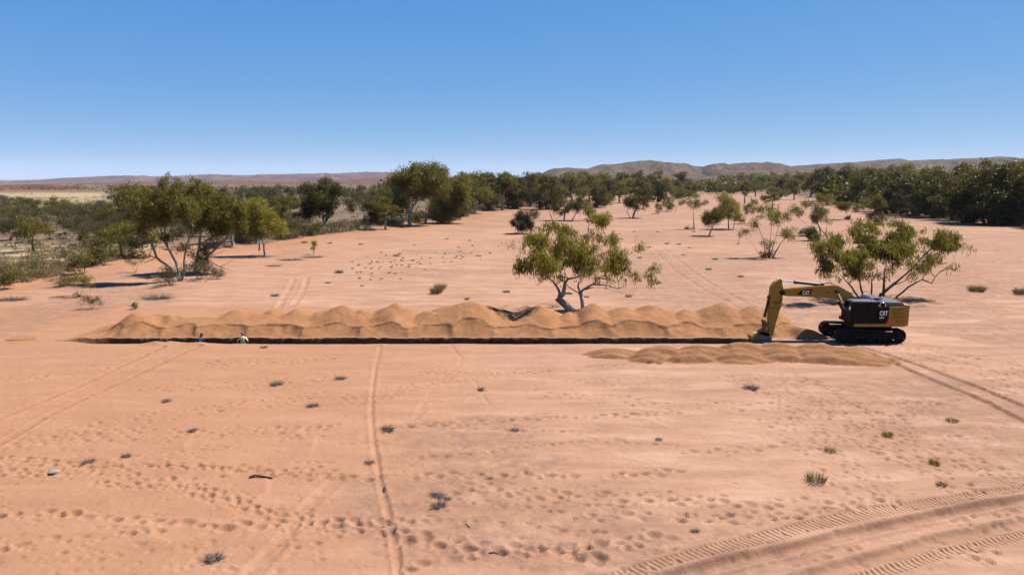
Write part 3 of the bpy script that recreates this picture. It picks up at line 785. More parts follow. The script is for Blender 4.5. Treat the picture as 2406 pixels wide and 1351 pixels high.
def grow(seed, trunks, clumps, r_base, leaf, nleaf, L, W, droop=0.55, twigs=7, stubs=(), bark=None, tint_mid=0.45, flat=0.85, min_r=0.012, taper=(0.14, 0.34, 0.5)):
    """trunks: polylines; clumps: (centre, radius, weight of leaves, tint). returns (trunk mesh, crown mesh)"""
    R = np.random.default_rng(seed)
    pos = []; par = []; chains = []
    def add_chain(pts, parent):
        ids = []
        for p in pts:
            pos.append(np.asarray(p, float)); par.append(parent); parent = len(pos) - 1; ids.append(parent)
        return ids
    roots = []
    for tp in trunks:
        tp = [np.asarray(p, float) for p in tp]
        pts = [tp[0]]
        for a, b in zip(tp[:-1], tp[1:]):
            m = max(1, int(np.linalg.norm(b - a) / 0.6))
            for k in range(1, m + 1):
                q = a + (b - a) * k / m
                if k < m: q = q + R.normal(0, 0.035, 3) * np.linalg.norm(b - a) / m
                pts.append(q)
        # a trunk that starts on another one grows out of it
        parent = -1
        if pos:
            D = np.linalg.norm(np.array(pos) - pts[0], axis=1)
            if D.min() < 0.35: parent = int(D.argmin())
        ids = add_chain(pts if parent < 0 else pts[1:], parent)
        chains.append((parent, ids)); roots.append(ids[0])
    base0 = np.array(pos[0])
    order = sorted(range(len(clumps)), key=lambda i: np.linalg.norm(np.asarray(clumps[i][0]) - base0))
    weight = {}
    ends = []
    top = max(c[0][2] for c in clumps)
    for ci in order:
        c = np.asarray(clumps[ci][0], float); cr = clumps[ci][1]
        A = np.array(pos)
        D = np.linalg.norm(A - c, axis=1)
        up = np.clip(A[:, 2] - (c[2] - 0.15 * D), 0, None)
        low = np.clip(base0[2] + 0.16 * (top - base0[2]) - A[:, 2], 0, None)
        j = int((D + 1.6 * up + 2.5 * low).argmin())
        p0 = A[j]; d = D[j]
        if d < cr * 0.5:
            ends.append((ci, j)); weight[j] = weight.get(j, 0) + 1; continue
        pd = unit(p0 - A[par[j]]) if par[j] >= 0 else np.array([0, 0, 1.0])
        p1 = p0 + pd * 0.3 * d + np.array([0, 0, 0.04 * d]); out = unit(c - base0); out[2] = abs(out[2]) * 0.5 + 0.15
        p2 = c - unit(out) * 0.3 * d
        m = max(3, int(d / 0.55)); t = np.linspace(0, 1, m + 1)[1:, None]
        pts = (1 - t) ** 3 * p0 + 3 * (1 - t) ** 2 * t * p1 + 3 * (1 - t) * t ** 2 * p2 + t ** 3 * c
        pts[:-1] += R.normal(0, 0.05, pts[:-1].shape) * min(1.0, d * 0.4)
        ids = add_chain(list(pts), j)
        chains.append((j, ids)); ends.append((ci, ids[-1])); weight[ids[-1]] = weight.get(ids[-1], 0) + 1
    n = len(pos); w = np.zeros(n)
    for k, v in weight.items(): w[k] += v
    for i in range(n - 1, -1, -1):
        if par[i] >= 0: w[par[i]] += w[i]
    w = np.maximum(w, 0.5)
    rb = r_base if isinstance(r_base, (list, tuple)) else [r_base] * len(roots)
    rad = np.zeros(n); rootof = np.zeros(n, int); scale = np.zeros(n)
    for i in range(n):
        if par[i] < 0:
            k = roots.index(i); scale[i] = rb[k] / w[i] ** 0.72
        else: scale[i] = scale[par[i]]
        hf = (pos[i][2] - base0[2]) / max(0.5, top - base0[2])
        rad[i] = max(min_r, scale[i] * w[i] ** 0.72 * (1 - (1 - taper[2]) * float(sstep(taper[0], taper[1], hf))))
    wd = Wood()
    for ki, (parent, ids) in enumerate(chains):
        P = [pos[i] for i in ids]; r = [rad[i] for i in ids]
        if parent >= 0:
            P = [pos[parent]] + P; r = [min(rad[parent], r[0] * 1.15)] + r
        r = np.array(r); r = np.minimum.accumulate(r) if parent >= 0 else r
        if parent < 0:
            r = r.copy(); r[0] *= 1.25
        if ki >= len(trunks): r = r * np.linspace(1, 0.75, len(r))
        sides = 8 if r[0] > 0.12 else (5 if r[0] > 0.04 else 4)
        wd.add(P, r, sides)
    for sp, r0, r1 in stubs:
        sp = np.asarray(sp, float); m = max(2, len(sp))
        wd.add(sp, np.linspace(r0, r1, len(sp)), 5)
    # twigs and leaves
    B = []; Dv = []; Sd = []; Ti = []
    for ci, node in ends:
        c = np.asarray(clumps[ci][0], float); cr = clumps[ci][1]; lw = clumps[ci][2]; tn = clumps[ci][3]
        m = max(3, int(twigs))
        q = unit(R.normal(size=(m, 3))) * (R.uniform(0.7, 1.15, (m, 1))) * cr; q[:, 2] *= flat; q[:, 2] += cr * 0.12
        for k in range(m):
            mid = c + q[k] * 0.5 + np.array([0, 0, 0.10 * cr]) + R.normal(0, 0.05 * cr, 3)
            wd.add([np.asarray(pos[node]), mid, c + q[k] - np.array([0, 0, 0.12 * cr])], [min_r * 0.9, min_r * 0.7, min_r * 0.35], 3)
        nl = max(6, int(nleaf * lw * cr ** 2))
        k = R.integers(0, m, nl); t = (R.uniform(0.03, 1.0, nl) ** 0.6)[:, None]
        p = c + q[k] * t + R.normal(0, 0.30 * cr, (nl, 3)) + np.array([0, 0, 0.06 * cr])
        p[:, 2] -= (t[:, 0] ** 2) * 0.15 * cr
        dv = unit(R.normal(size=(nl, 3)) * (1 - droop) + np.array([0, 0, -1.0]) * droop * 1.2 + unit(q[k]) * 0.25)
        ll = L * R.uniform(0.6, 1.25, (nl, 1)); dv = dv * ll
        sd = unit(np.cross(dv, R.normal(size=(nl, 3)))) * W * R.uniform(0.6, 1.2, (nl, 1)) * 0.5
        B.append(p); Dv.append(dv); Sd.append(sd)
        Ti.append(np.clip(tn + R.normal(0, 0.14, nl), 0, 1))
    tm = wd.mesh("trunk", bark or BARK)
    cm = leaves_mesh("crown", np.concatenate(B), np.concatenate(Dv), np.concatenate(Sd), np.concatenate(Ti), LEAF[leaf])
    return tm, cm

def place(name, label, cat, meshes, loc, rz=0, sc=1.0, group=None, names=("trunk", "crown")):
    e = empty(name, loc, rz, sc)
    tag(e, label, cat, group)
    for nm, me in zip(names, meshes):
        link(bpy.data.objects.new(nm, me), e)
    return e

def zm(ox, oy, s):
    return lambda x, y: (ox + x / s, oy + y / s)
Z1 = zm(0, 360, 3.753); Z2 = zm(600, 360, 3.753); Z3 = zm(1180, 360, 3.378); Z4 = zm(1780, 360, 3.752); Z7 = zm(1270, 660, 12.03)

def survey_tree(name, label, seed, zf, base, trunks, ells, r_base, leaf, L=0.26, W=0.06, dens=1.0, clump_r=0.75, depth=0.8, nleaf=620, stubs=(), dz=0.0, bark=None, cat="tree", group=None, ydep=None, droop=0.55, sink=0.15, twigs=7, tint=0.5, swell=1.2, taper=(0.14, 0.34, 0.5)):
    """tree set out from its surveyed outline: ells = (x, y, rx, ry[, dy metres, leaf weight, tint])"""
    R = np.random.default_rng(seed)
    bx, by = gp(*zf(*base)); bz = hz(bx, by)
    if bz > 0.05: bx, by = gp(*zf(*base), z=bz); bz = hz(bx, by)
    def loc3(x, y, dy=0.0):
        px, py = zf(x, y)
        X, Zz = pl(px, py, by + dy)
        return np.array([X - bx, dy, Zz - bz])
    s_per = by / FPX * (zf(1, 0)[0] - zf(0, 0)[0])
    tr = []
    for t in trunks:
        pts = []
        for i, p in enumerate(t):
            pts.append(loc3(p[0], p[1], p[2] if len(p) > 2 else 0.0))
        pts[0][2] = min(pts[0][2], 0.0) - sink if pts[0][2] < 0.6 else pts[0][2]
        tr.append(pts)
    cl = []
    for e in ells:
        x, y, rx, ry = e[:4]
        dy = e[4] if len(e) > 4 else 0.0; lw = e[5] if len(e) > 5 else 1.0; tn = e[6] if len(e) > 6 else tint
        c = loc3(x, y, dy); RX = rx * s_per * swell; RY = ry * s_per * swell
        RD = RX * depth
        vol = RX * RY * RD
        n = max(1, int(round(dens * (e[7] if len(e) > 7 else 1.0) * 1.7 * (RX * RY) / clump_r ** 2 * (1 + RD / clump_r * 0.55))))
        for k in range(n):
            for _ in range(8):
                v = R.uniform(-1, 1, 3)
                if np.dot(v, v) <= 1: break
            rr = clump_r * R.uniform(0.7, 1.2)
            f = np.array([max(0.1, RX - rr * 0.55), max(0.1, RD), max(0.1, RY - rr * 0.5)])
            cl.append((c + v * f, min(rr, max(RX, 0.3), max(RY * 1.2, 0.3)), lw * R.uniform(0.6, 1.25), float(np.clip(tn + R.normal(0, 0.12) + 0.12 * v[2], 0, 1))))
    st = [([loc3(*p) for p in s[0]], s[1], s[2]) for s in stubs]
    me = grow(seed, tr, cl, r_base, leaf, nleaf, L, W, droop, twigs, st, bark, taper=taper)
    return place(name, label, cat, me, (bx, by, bz), group=group)

# ---- the lone gum behind the bank (middle)
k7 = lambda *p: tuple(((Z7(x, y)[0] - 1180) * 3.378, (Z7(x, y)[1] - 360) * 3.378) for x, y in p)
survey_tree("gum_tree", "open olive gum tree with a thick bent pale trunk just behind the sand bank", 21, Z3, (560, 1252),
    [ [(*p, 0.0) for p in k7((900, 835), (700, 680), (490, 500), (560, 420), (640, 370), (670, 230), (690, 60))],
      [(*p, 0.5) for p in k7((1210, 800), (1180, 600), (1140, 390), (1060, 330), (950, 270), (790, 170), (700, 40))],
      [(*p, 0.5) for p in k7((1140, 390), (1150, 300), (1220, 240), (1540, 180), (1880, 205), (2150, 290), (2350, 350))],
      [(*p, 0.4) for p in k7((1220, 240), (1360, 160), (1490, 95), (1860, 130), (2180, 225), (2400, 150))],
      [(*p, 0.0) for p in k7((570, 420), (520, 270), (440, 130), (330, 0))] ],
    [(260, 720, 110, 85, -4.2), (165, 890, 75, 70, -5.2, 0.9), (330, 880, 115, 85, -5.6), (500, 620, 90, 65, 0.5), (560, 760, 165, 115, -1.4, 1.0, 0.55), (790, 520, 115, 65, 0.8, 0.9, 0.6),
     (380, 580, 70, 45, 0.3, 0.7), (840, 680, 105, 55, 0.6, 0.6), (820, 870, 105, 85, -0.4), (960, 850, 85, 85, 0.0, 0.9, 0.65), (1090, 745, 55, 40, 0.4, 0.35), (1185, 965, 55, 80, 0.2, 0.6, 0.6),
     (1080, 985, 55, 22, 0.2, 0.35), (660, 900, 95, 75, 0.8, 0.9, 0.3), (300, 990, 60, 25, -1.8, 0.3), (700, 470, 60, 45, 0.8, 0.5), (540, 790, 440, 220, 0, 0.5, 0.55, 0.13), (850, 960, 260, 70, 0, 0.4, 0.55, 0.2)],
    [0.30, 0.17, 0.10, 0.08, 0.09], 'bright', L=0.36, W=0.075, droop=0.75, clump_r=0.52, nleaf=400, dens=0.8, twigs=5,
    stubs=[([(*k7((1140, 390))[0], 0.5), (*k7((1060, 160))[0], 0.5), (*k7((1095, 20))[0], 0.5)], 0.10, 0.06), ([(*k7((700, 350))[0], 0.0), (*k7((890, 360))[0], -0.1)], 0.09, 0.08)])
# ---- gum behind the excavator
survey_tree("gum_tree", "spreading many-stemmed gum tree growing directly behind the excavator", 22, Z4, (1060, 1275),
    [[(1050, 1285), (1110, 1230), (1180, 1170, 0.2), (1350, 1030, 0.2), (1480, 890, 0.3), (1540, 830, 0.3)],
     [(1190, 1285), (1330, 1180, -0.4), (1450, 1115, -0.5), (1530, 980, -0.5), (1640, 870, -0.5)],
     [(1110, 1230), (1115, 1130, 0.6), (1120, 1040, 0.6), (1140, 900, 0.8)],
     [(930, 1290), (900, 1130, -0.3), (850, 1010, -0.6), (760, 920, -0.8)],
     [(1000, 1285), (1005, 1130, 0.2), (1060, 1040, 0.3)],
     [(900, 1280), (830, 1180, -0.6), (720, 1060, -1.0), (650, 990, -1.2)]],
    [(620, 880, 115, 130, -3.4), (700, 765, 75, 55, -2.6), (590, 1000, 45, 55, -3.2, 0.7), (850, 950, 125, 120, -2.4), (920, 650, 120, 75, 0.8, 0.7), (1290, 680, 105, 95, 0.5, 0.9, 0.62),
     (1200, 830, 150, 120, 0.0, 1.1, 0.2), (1060, 860, 100, 110, 0.3, 1.0, 0.3), (1600, 770, 145, 100, -0.3, 0.8, 0.6), (1700, 720, 65, 55, -0.4, 0.8, 0.6), (1430, 1000, 75, 50, 0.4, 0.35), (960, 780, 90, 70, 0.6, 0.8), (1740, 830, 40, 50, -0.4, 0.4, 0.6), (1130, 850, 560, 230, 0, 0.5, 0.55, 0.13), (850, 1060, 300, 60, 0, 0.4, 0.5, 0.3), (1350, 920, 200, 120, 0.2, 0.4, 0.4, 0.4)],
    [0.14, 0.09, 0.12, 0.09, 0.08, 0.08], 'bright', bark=BARK_BROWN, L=0.36, W=0.075, droop=0.75, clump_r=0.54, nleaf=400, dens=0.8, twigs=5,
    stubs=[([(1450, 1115, -0.5), (1535, 1148, -0.5), (1560, 1100, -0.5), (1615, 1040, -0.5), (1740, 960, -0.5)], 0.07, 0.02), ([(1600, 1050, -0.5), (1690, 1015, -0.5), (1750, 1025, -0.5)], 0.03, 0.012),
           ([(1180, 1170, 0.2), (1290, 1130, 0.3), (1350, 1095, 0.3)], 0.06, 0.02)])
# ---- big pair at the left edge of the bed
survey_tree("gum_tree", "large gum with several white leaning trunks at the left edge of the sand", 23, Z1, (1605, 1130),
    [[(1600, 1130), (1540, 1050), (1470, 985, -0.5), (1380, 920, -0.8), (1330, 780, -0.8), (1250, 768, -0.8)],
     [(1600, 1120), (1550, 960, 0.3), (1480, 830, 0.4), (1400, 720, 0.4), (1360, 640, 0.4)],
     [(1610, 1125), (1630, 900), (1650, 800), (1705, 650)],
     [(1480, 830, 0.4), (1450, 690, 0.3), (1480, 610, 0.2), (1535, 575, 0.0)]],
    [(1170, 350, 105, 75, 0, 0.9), (1300, 450, 180, 115), (1500, 290, 95, 95, 0.5), (1490, 450, 135, 115), (1240, 580, 120, 70, -0.6, 0.9), (1440, 600, 95, 60, 0.8), (1060, 400, 50, 60, 0, 0.6), (1260, 680, 80, 45, -0.8, 0.5, 0.6),
     (1660, 520, 90, 100, 0.3), (1620, 420, 80, 80, 0.4, 0.8), (1460, 760, 55, 60, 0.5, 0.9, 0.25), (1620, 800, 50, 60, 0.6, 0.7, 0.3)],
    [0.27, 0.34, 0.32, 0.16], 'gum', tint=0.62, taper=(0.3, 0.6, 0.7), L=0.32, W=0.085, clump_r=0.68, nleaf=330, dens=0.85, twigs=5,
    stubs=[([(1380, 920, -0.8), (1330, 945, -0.8), (1270, 970, -0.8)], 0.06, 0.02), ([(1400, 930, -0.8), (1300, 900, -0.8), (1170, 890, -0.8)], 0.05, 0.015)])
survey_tree("gum_tree", "wide gum with drooping lower limbs beside the white-trunked gum on the left", 24, Z1, (1715, 1050),
    [[(1710, 1060), (1735, 930), (1760, 820), (1770, 640), (1790, 520)], [(1730, 1070), (1840, 900, 0.3), (1950, 800, 0.4), (2040, 700, 0.5)], [(1650, 820, -0.3), (1800, 785, -0.2), (1900, 720, 0)]],
    [(1760, 290, 85, 80), (1820, 440, 195, 125), (1850, 600, 175, 110), (2050, 480, 130, 105, 0.3), (2010, 640, 120, 85, 0.4, 0.9), (1700, 380, 80, 90, 0.5), (2130, 600, 60, 70, 0.4, 0.6), (1780, 900, 80, 90, 0.3, 0.7, 0.25), (1900, 760, 70, 50, 0.3, 0.6)],
    [0.28, 0.18, 0.10], 'gum', tint=0.62, taper=(0.3, 0.6, 0.7), L=0.32, W=0.085, clump_r=0.68, nleaf=330, dens=0.85, twigs=5,
    stubs=[([(1740, 1000, 0), (1850, 960, -0.3), (1940, 1000, -0.5), (2060, 1040, -0.6)], 0.07, 0.015), ([(1760, 980, 0), (1870, 900, -0.2), (1990, 860, -0.3)], 0.06, 0.02), ([(1940, 1000, -0.5), (2030, 960, -0.5), (2060, 930, -0.5)], 0.03, 0.012)])
survey_tree("gum_tree", "light green bushy gum on the orange sand beside the left bank", 25, Z2, (60, 905),
    [[(85, 920), (75, 820), (40, 720), (30, 640)], [(35, 860, 0.5), (30, 760, 0.5), (-20, 680, 0.5)], [(75, 820), (140, 700), (180, 640)]],
    [(60, 530, 125, 65, 0, 1, 0.6), (110, 630, 140, 75, 0, 1, 0.6), (250, 690, 60, 40, 0, 0.8, 0.6), (-60, 600, 80, 75), (0, 460, 90, 60, 0.6), (-20, 700, 70, 50, 0, 0.7)],
    [0.13, 0.11, 0.07], 'bright', L=0.34, W=0.10, clump_r=0.9, nleaf=300)
survey_tree("gum_tree", "dark lopsided gum with a leaning trunk above pale bank grass", 26, Z2, (590, 650),
    [[(590, 650), (650, 545), (690, 460), (640, 380)], [(600, 640, 0.5), (600, 540, 0.5), (560, 450, 0.5)], [(650, 545), (760, 520), (820, 480)]],
    [(620, 280, 70, 65), (480, 315, 80, 60), (560, 400, 150, 75), (480, 470, 85, 90, 0, 1, 0.3), (700, 330, 85, 60), (830, 450, 48, 75, 0, 0.9), (600, 520, 90, 55, 0, 1, 0.25), (440, 560, 60, 70, 1.5, 0.9, 0.25)],
    [0.28, 0.18, 0.12], 'dense', L=0.5, W=0.16, clump_r=1.2, nleaf=120, tint=0.55)
survey_tree("gum_tree", "tallest rounded gum on the left bank with a forked tan trunk", 27, Z2, (1360, 632),
    [[(1358, 635), (1370, 500), (1430, 420), (1500, 380), (1590, 380)], [(1375, 490, 0.6), (1400, 380, 0.8), (1350, 300, 0.8)], [(1430, 420), (1420, 330), (1500, 310)], [(1300, 600, 1), (1270, 480, 1), (1210, 400, 1)]],
    [(1450, 215, 190, 100), (1300, 240, 115, 95), (1600, 190, 115, 85), (1400, 330, 150, 70), (1620, 330, 110, 90), (1250, 400, 90, 70), (1430, 130, 60, 40, 0, 0.8), (1560, 120, 70, 40, 0, 0.8), (1250, 520, 45, 50, -1, 0.9, 0.7), (1350, 460, 60, 60, 1.5, 0.6)],
    [0.5, 0.3, 0.25, 0.2], 'gum', L=0.6, W=0.19, clump_r=1.7, nleaf=75, tint=0.42)
survey_tree("gum_tree", "bushy gum with a bright white forked trunk on the left bank", 28, Z2, (1500, 618),
    [[(1500, 622), (1505, 540), (1470, 470), (1460, 420)], [(1505, 590), (1540, 540), (1575, 510), (1640, 480)]],
    [(1650, 480, 140, 100), (1780, 450, 110, 105), (1780, 330, 110, 100), (1690, 380, 120, 90), (1450, 560, 70, 50, 1.5, 0.8, 0.3), (1680, 570, 130, 40, 0, 1, 0.5), (1850, 250, 70, 70, 2)],
    [0.34, 0.25], 'gum', L=0.6, W=0.19, clump_r=1.6, nleaf=80, tint=0.5)

# ---- trees standing in the sand of the bed
def bed(label, seed, zf, base, trunks, ells, rb, leaf, cr=0.9, nl=170, L=0.42, W=0.12, nm="gum_tree", **k):
    survey_tree(nm, label, seed, zf, base, trunks, ells, rb, leaf, L=L, W=W, clump_r=cr, nleaf=nl, **k)
bed("dark short-trunked gum leaning right, alone in mid-bed sand", 31, Z3, (1035, 515), [[(1035, 520), (1050, 470), (1070, 430)], [(1020, 520), (990, 460)]],
    [(1080, 385, 105, 62), (1135, 310, 75, 48, 2), (1000, 390, 45, 35, 0, 0.7)], [0.3, 0.1], 'dense', 1.1, 130, tint=0.55)
bed("wide cluster-trunked gum standing in sand behind the middle gum", 32, Z3, (495, 535), [[(490, 540), (495, 480), (470, 430)], [(550, 535), (590, 470), (620, 420)], [(400, 520), (370, 450), (330, 400)]],
    [(470, 420, 85, 70), (600, 400, 85, 65), (470, 310, 60, 50, 2), (630, 310, 60, 42, 2), (340, 340, 40, 50, 0, 0.4), (690, 450, 60, 40, 0, 0.7)], [0.25, 0.15, 0.1], 'gum', 1.1, 120)
bed("low grey-green thicket shrub beside the middle gum on open sand", 33, Z3, (175, 640), [[(150, 645), (160, 590)], [(215, 635), (245, 560), (265, 490)], [(130, 630), (120, 570)], [(225, 620), (290, 570)]],
    [(150, 560, 75, 70, 0, 1.2, 0.3), (250, 480, 55, 38, 0, 0.8), (200, 540, 60, 70, 0, 1.1, 0.3), (140, 490, 50, 40, 0, 1)], [0.09, 0.08, 0.06, 0.05], 'grey', 0.8, 230, 0.32, 0.1, nm="grey_shrub", cat="shrub")
bed("slender airy gum with a thin straight pale trunk and a tuft at its foot", 34, Z3, (1520, 605), [[(1522, 608), (1520, 540), (1515, 480), (1525, 420)], [(1520, 500), (1560, 440), (1610, 400)], [(1518, 490), (1480, 440), (1440, 400)]],
    [(1520, 400, 55, 45, 0, 0.6), (1595, 395, 45, 28, 0, 0.5), (1430, 395, 48, 30, 0, 0.5), (1520, 335, 48, 25, 0, 0.5), (1490, 600, 42, 16, 0.3, 1.3, 0.25)], [0.13, 0.06, 0.06], 'gum', 0.7, 170, 0.36, 0.09)
bed("small dark round-crowned gum with a crooked trunk and dark shadow", 35, Z3, (1645, 655), [[(1640, 658), (1665, 600), (1680, 560)]],
    [(1650, 520, 68, 58), (1720, 480, 60, 55, 0.4), (1620, 500, 40, 40)], [0.15], 'dense', 0.75, 300, 0.3, 0.09, tint=0.6)
bed("bright yellow-green gum behind the small dark round gum", 36, Z3, (1810, 605), [[(1800, 610), (1795, 540), (1800, 480)], [(1830, 610), (1845, 550)]],
    [(1800, 420, 95, 65, 0, 1, 0.65), (1755, 345, 50, 38, 0.5, 0.8), (1840, 490, 80, 42, 0, 0.7), (1740, 480, 50, 40, 0.5, 0.9)], [0.16, 0.08], 'bright', 0.85, 240, 0.34, 0.1)
bed("multi-stemmed sparse gum with a dark tangle at its foot, mid-right sand", 37, Z4, (100, 920), [[(95, 925), (110, 800), (120, 650), (110, 560)], [(125, 920), (200, 800), (270, 720)], [(70, 915), (60, 780), (0, 640), (-40, 580)], [(110, 900), (170, 700), (200, 600)], [(50, 905), (-30, 820), (-110, 720)]],
    [(190, 560, 105, 75, 0, 0.8), (285, 700, 85, 55, 0, 0.8), (20, 520, 60, 60, 0, 0.6), (120, 480, 60, 40, 0.3, 0.6), (90, 800, 60, 50, 0.3, 0.7), (-20, 600, 50, 60, 0, 0.5), (-110, 690, 60, 35, 0, 0.4), (60, 900, 65, 30, 0.2, 1.3, 0.1)],
    [0.13, 0.09, 0.09, 0.07, 0.05], 'bright', 0.7, 220, 0.32, 0.085)
bed("crooked open gum with two leaning stems, right of the multi-stemmed sparse gum", 38, Z4, (560, 730), [[(560, 735), (545, 660), (520, 600), (540, 540)], [(640, 750, -0.5), (560, 680, -0.5), (530, 620, -0.5)], [(470, 670, 1), (400, 600, 1), (310, 530, 1)], [(465, 670, 1), (490, 580, 1)], [(600, 720), (610, 640), (610, 590)]],
    [(340, 510, 70, 55, 1, 0.6), (440, 450, 65, 38, 1, 0.6), (540, 530, 75, 85), (590, 400, 80, 40, 2, 0.8), (620, 600, 45, 40, 0, 0.4)], [0.12, 0.10, 0.09, 0.07, 0.05], 'gum', 0.8, 210, 0.34, 0.095)
bed("rounded green tuft of shrub below the crooked open gum", 39, Z4, (480, 775), [[(480, 780), (470, 730)], [(500, 780), (520, 720)], [(455, 775), (430, 700)]],
    [(490, 740, 55, 40, 0, 1.3, 0.35), (430, 690, 60, 35, 0.8, 0.9, 0.35), (480, 690, 50, 35, 0.5, 1, 0.35)], [0.05, 0.05, 0.04], 'gum', 0.6, 420, 0.3, 0.08, nm="green_shrub", cat="shrub")
bed("small gum with a dark tangled foot standing on open sand, right side", 40, Z4, (795, 585), [[(790, 588), (785, 530), (770, 490)], [(810, 588), (830, 520), (860, 470)]],
    [(790, 470, 85, 40), (870, 480, 40, 30, 0, 0.6), (800, 570, 35, 18, 0, 1.3, 0.1), (720, 450, 45, 25, 0.5, 0.5)], [0.12, 0.09], 'gum', 0.9, 190, 0.36, 0.1)
bed("sparse gum with bare twisted side limbs beyond the excavator's gum", 41, Z4, (1010, 625), [[(990, 630), (960, 560), (930, 490)], [(1020, 630), (1060, 560), (1110, 510)], [(1060, 620), (1130, 590), (1190, 530)]],
    [(1065, 430, 65, 60, 1, 0.9), (1040, 570, 70, 50, 0, 1, 0.3), (960, 470, 60, 30, 0.5, 0.4), (1180, 560, 60, 30, 0, 0.3)], [0.1, 0.09, 0.06], 'gum', 0.8, 210, 0.36, 0.1)
bed("low dark rounded shrub hugging the sand behind the excavator's gum", 42, Z4, (920, 795), [[(900, 798), (890, 750)], [(930, 798), (950, 740)]],
    [(890, 765, 60, 35, 0, 1.3, 0.3), (950, 755, 60, 35, 0.4, 1.3, 0.3)], [0.05, 0.05], 'gum', 0.6, 420, 0.3, 0.08, nm="green_shrub", cat="shrub")
bed("thin pale sapling gum with few leaves behind the yellow-green gum", 43, Z3, (1925, 560), [[(1925, 565), (1930, 500), (1950, 440)]], [(1950, 440, 60, 40, 0, 0.5), (1990, 390, 40, 40, 0.5, 0.5), (1880, 530, 45, 22, 0, 0.6)], [0.08], 'gum', 0.7, 180, 0.36, 0.1)
bed("bare dark stub of a young tree with a few twigs on the sand", 44, Z3, (1878, 725), [[(1875, 730), (1880, 680), (1890, 640)]], [(1890, 650, 28, 22, 0, 0.25), (1875, 720, 20, 8, 0, 1.2, 0.1)], [0.06], 'grey', 0.4, 150, 0.28, 0.08, nm="sapling")
bed("tiny weeping sapling standing alone on the sand by the left bank", 45, Z2, (515, 890), [[(512, 893), (515, 850), (512, 800)]], [(512, 800, 30, 22, 0, 1, 0.55), (505, 830, 20, 25, 0, 0.7, 0.5)], [0.05], 'bright', 0.4, 520, 0.24, 0.07, nm="sapling")
bed("sparse yellow-green sapling bush on orange sand near the left end of the trench", 46, Z1, (690, 1265), [[(690, 1268), (670, 1200), (600, 1130)], [(700, 1268), (730, 1180), (760, 1120)], [(695, 1266), (690, 1180), (680, 1120)]],
    [(600, 1130, 80, 45, 0, 0.6), (700, 1110, 90, 45, 0, 0.7), (780, 1130, 60, 50, 0, 0.6), (660, 1255, 60, 14, 0, 1.2, 0.1)], [0.05, 0.05, 0.04], 'bright', 0.5, 380, 0.22, 0.06, nm="sapling")
